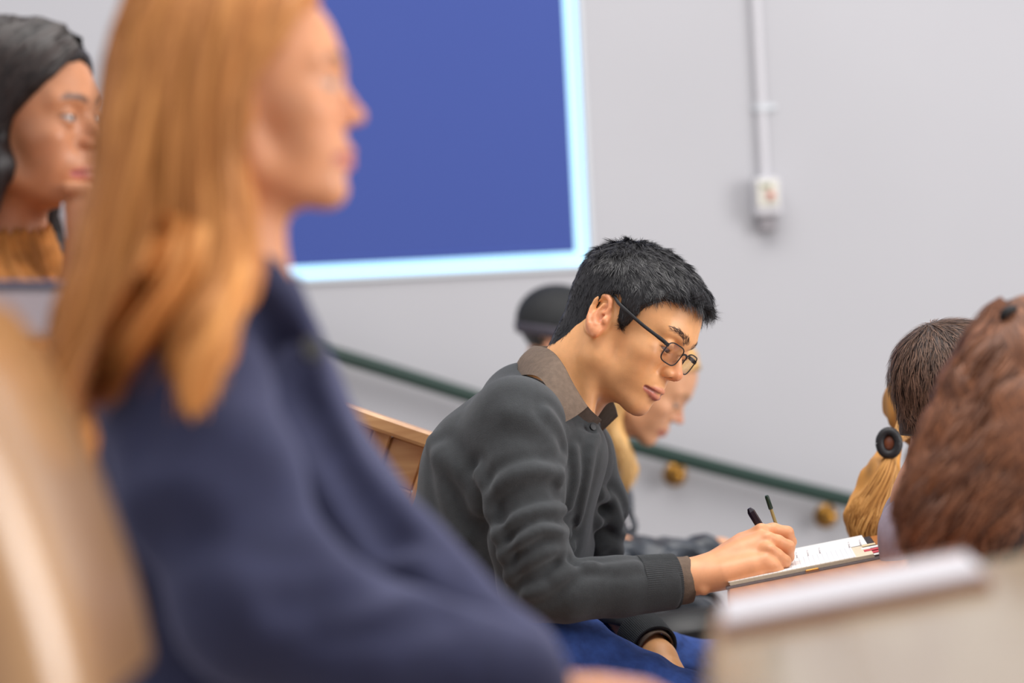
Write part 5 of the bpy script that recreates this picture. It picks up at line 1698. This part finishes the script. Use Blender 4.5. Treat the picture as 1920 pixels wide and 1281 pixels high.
def ponytail_woman():
    rng = np.random.RandomState(10)
    dd = 4.05
    HD = Head(P(1772, 815, dd), 10, 10, 0, 0.95, fem=1.0)
    root = empty('person', (P(1780, 1100, dd)[0], dd, -0.25), 'woman with a blonde ponytail held by a dark round clip', 'person')
    nb = P(1750, 985, dd)
    def core(p):
        d = HD.sdf(p)
        d = smin(d, cone(p, HD.to_world((-0.012, 0, -0.04)), nb, 0.046, 0.05), 0.02)
        return smin(d, cone(p, nb, P(1760, 1300, dd), 0.07, 0.09), 0.03)
    V, Q = grow(core, (0.45, 3.8, 0.40), (0.95, 4.3, 1.25), 0.006)
    qmesh('body', V, Q, MAT['skin'], root, skin_colors(HD, V, (220, 166, 134), (190, 110, 106), (212, 140, 114)))
    torso_simple(root, MAT['black_cloth'], 'top', P(1765, 1040, dd), P(1770, 1320, dd), 0.095, 0.12, [(P(1750, 1040, 3.93), P(1770, 1280, 3.9), 0.05, 0.05), (P(1790, 1040, 4.2), P(1800, 1280, 4.25), 0.05, 0.05)], v=0.008)
    def vol(p):
        q = HD.to_local(p)
        d = skull(q, 0.008) * HD.k
        d = smax(d, (q[:, 0] - np.interp(q[:, 2], [-0.1, 0, 0.06, 0.14], [-0.01, 0.0, 0.05, 0.1])) * 0.8, 0.005)
        d = smin(d, chain(p, [P(1672, 840, 3.98), P(1652, 900, 3.96), P(1630, 965, 3.95), P(1630, 1005, 3.95), P(1655, 1030, 3.95)], [0.016, 0.030, 0.036, 0.028, 0.008], 0.02), 0.01)
        return d + 0.003 * vnoise(p * np.array([1, 1, 0.3], np.float32), 0.03, 3)
    Vb, Qb, Cb = base_hair(vol, (0.42, 3.84, 0.60), (0.86, 4.25, 1.15), 0.0048, (186, 132, 66), 0.3, 12)
    G = [PL((1676, 835, 3.95), (1645, 880, 3.93), (1610, 940, 3.93), (1592, 985, 3.93), (1606, 1020, 3.93)),
         PL((1676, 835, 3.94), (1660, 890, 3.915), (1632, 960, 3.91), (1618, 1000, 3.91), (1640, 1034, 3.91)),
         PL((1680, 835, 3.95), (1678, 890, 3.93), (1662, 950, 3.92), (1650, 1000, 3.92), (1665, 1036, 3.93))]
    s1 = strands(G, 1000, 12, 0.004, rng, 0.0022, (164, 108, 48), (232, 178, 104), vol=vol, thick=0.004, amp=0.004, wav=1.3, clump=12)
    e = lambda x, y, z: HD.to_world((x, y, z))
    G2 = [np.array([e(0.03, -0.03, 0.135), e(-0.03, -0.06, 0.115), e(-0.085, -0.045, 0.06), P(1676, 828, 3.96)]),
          np.array([e(0.06, -0.06, 0.08), e(0.0, -0.084, 0.06), e(-0.06, -0.066, 0.03), P(1674, 830, 3.95)]),
          np.array([e(0.0, -0.084, 0.01), e(-0.03, -0.08, 0.01), e(-0.07, -0.055, 0.0), P(1672, 832, 3.96)])]
    s2 = strands(G2, 700, 10, 0.003, rng, 0.002, (164, 112, 54), (226, 174, 104), vol=vol, thick=0.003)
    Vh, Qh, Ch = join([(Vb, Qb, Cb), s1, s2])
    hair = qmesh('hair', Vh, Qh, MAT['hair_soft'], root, Ch)
    c = P(1667, 831, 3.93)
    ax = nrm(np.array([-0.25, -0.85, 0.1])); a = nrm(np.cross(ax, [0, 0, 1])); b = np.cross(ax, a)
    ring = [c + (a * math.cos(t) * 0.015 + b * math.sin(t) * 0.019) for t in np.linspace(0, 2 * math.pi, 25)]
    Geo().tube(ring, 0.0075, 10).build('hair_clip', MAT['black_plastic'], hair, smooth=True)
    Geo().lathe(c, ax, [(0.0, 0.002), (0.010, 0.001), (0.013, -0.002), (0.012, -0.006)], 18).build('clip_centre', M_plain('amber_horn', (120, 66, 40), 0.4), hair, smooth=True)


def curly_woman():
    rng = np.random.RandomState(12)
    dd = 2.95
    HD = Head(P(1962, 772, dd), 12, 5, 0, 0.95, fem=1.0)
    root = empty('person', (P(1912, 1100, dd)[0], dd, -0.25), 'woman with long curly brown hair seen from behind, rightmost person', 'person')
    nb = P(1895, 950, dd)
    def core(p):
        d = HD.sdf(p)
        d = smin(d, cone(p, HD.to_world((-0.012, 0, -0.04)), nb, 0.046, 0.05), 0.02)
        return smin(d, cone(p, nb, P(1900, 1250, dd), 0.07, 0.09), 0.03)
    V, Q = grow(core, (0.45, 2.7, 0.55), (0.80, 3.2, 1.25), 0.006)
    qmesh('body', V, Q, MAT['skin'], root, skin_colors(HD, V, (214, 158, 124), (190, 110, 106), (206, 136, 110)))
    torso_simple(root, MAT['black_cloth'], 'top', P(1915, 1010, dd), P(1925, 1250, dd), 0.09, 0.11, [(P(1900, 1010, 2.83), P(1930, 1240, 2.8), 0.05, 0.05), (P(1930, 1010, 3.08), P(1940, 1240, 3.1), 0.05, 0.05)], v=0.008)
    def vol(p):
        q = HD.to_local(p)
        d = skull(q, 0.012) * HD.k
        d = smax(d, (q[:, 0] - np.interp(q[:, 2], [-0.1, 0, 0.06, 0.14], [0.0, 0.02, 0.05, 0.1])) * 0.8, 0.005)
        d = smin(d, chain(p, [P(1930, 670, 2.94), P(1885, 780, 2.91), P(1845, 890, 2.89), P(1805, 980, 2.88), P(1790, 1035, 2.88)], [0.066, 0.078, 0.080, 0.076, 0.050], 0.03), 0.03)
        d = smin(d, chain(p, [P(1960, 720, 2.92), P(1950, 880, 2.88), P(1925, 1020, 2.88)], [0.085, 0.09, 0.06], 0.03), 0.03)
        return d + 0.004 * vnoise(p, 0.06, 15)
    Vb, Qb, Cb = base_hair(vol, (0.36, 2.72, 0.78), (0.80, 3.12, 1.26), 0.0048, (34, 19, 13), 0.3, 12)  # base colour darkened to put shade into the gaps between curls
    G = [PL((1886, 588, 2.94), (1815, 640, 2.93), (1768, 730, 2.92), (1735, 830, 2.90), (1700, 930, 2.88), (1668, 1035, 2.88)),
         PL((1890, 584, 2.92), (1832, 660, 2.88), (1795, 770, 2.86), (1762, 880, 2.83), (1735, 970, 2.81), (1715, 1052, 2.81)),
         PL((1896, 584, 2.90), (1856, 670, 2.86), (1832, 790, 2.83), (1808, 900, 2.80), (1790, 990, 2.79), (1780, 1062, 2.80)),
         PL((1902, 584, 2.90), (1890, 680, 2.85), (1876, 800, 2.82), (1862, 910, 2.79), (1850, 990, 2.78), (1845, 1062, 2.79)),
         PL((1910, 586, 2.90), (1925, 680, 2.85), (1922, 800, 2.82), (1915, 910, 2.79), (1905, 990, 2.78), (1905, 1058, 2.79)),
         PL((1915, 588, 2.91), (1965, 680, 2.86), (1975, 800, 2.83), (1972, 910, 2.80), (1965, 990, 2.80), (1965, 1050, 2.80)),
         PL((1925, 588, 2.92), (2000, 670, 2.88), (2020, 800, 2.85), (2020, 910, 2.83), (2010, 990, 2.82), (2005, 1050, 2.82))]
    s1 = strands(G, 3600, 22, 0.005, rng, 0.0016, (26, 14, 10), (112, 68, 45), vol=vol, off=0.001, thick=0.012, amp=0.010, wav=3.4, jit_end=0.22, clump=16)
    s2 = strands(G, 1300, 26, 0.007, rng, 0.0020, (58, 31, 20), (160, 104, 70), vol=vol, off=0.003, amp=0.014, wav=4.2, jit_end=0.25, clump=11)
    Vh, Qh, Ch = join([(Vb, Qb, Cb), s1, s2])
    hair = qmesh('hair', Vh, Qh, MAT['hair_soft'], root, Ch)
    c = P(1898, 592, 2.885)
    ring = [c + np.array([0.011 * math.cos(t), 0.004 * math.sin(2 * t), 0.008 * math.sin(t)]) for t in np.linspace(0, 2 * math.pi, 21)]
    Geo().tube(ring, 0.005, 8).build('hair_tie', MAT['black_cloth'], hair, smooth=True)


for nm, fn in (('near', near_woman), ('dark', dark_haired_woman), ('blonde', far_blonde), ('capped', capped_person),
               ('backman', back_man), ('pony', ponytail_woman), ('curly', curly_woman)):
    if want(nm):
        fn()
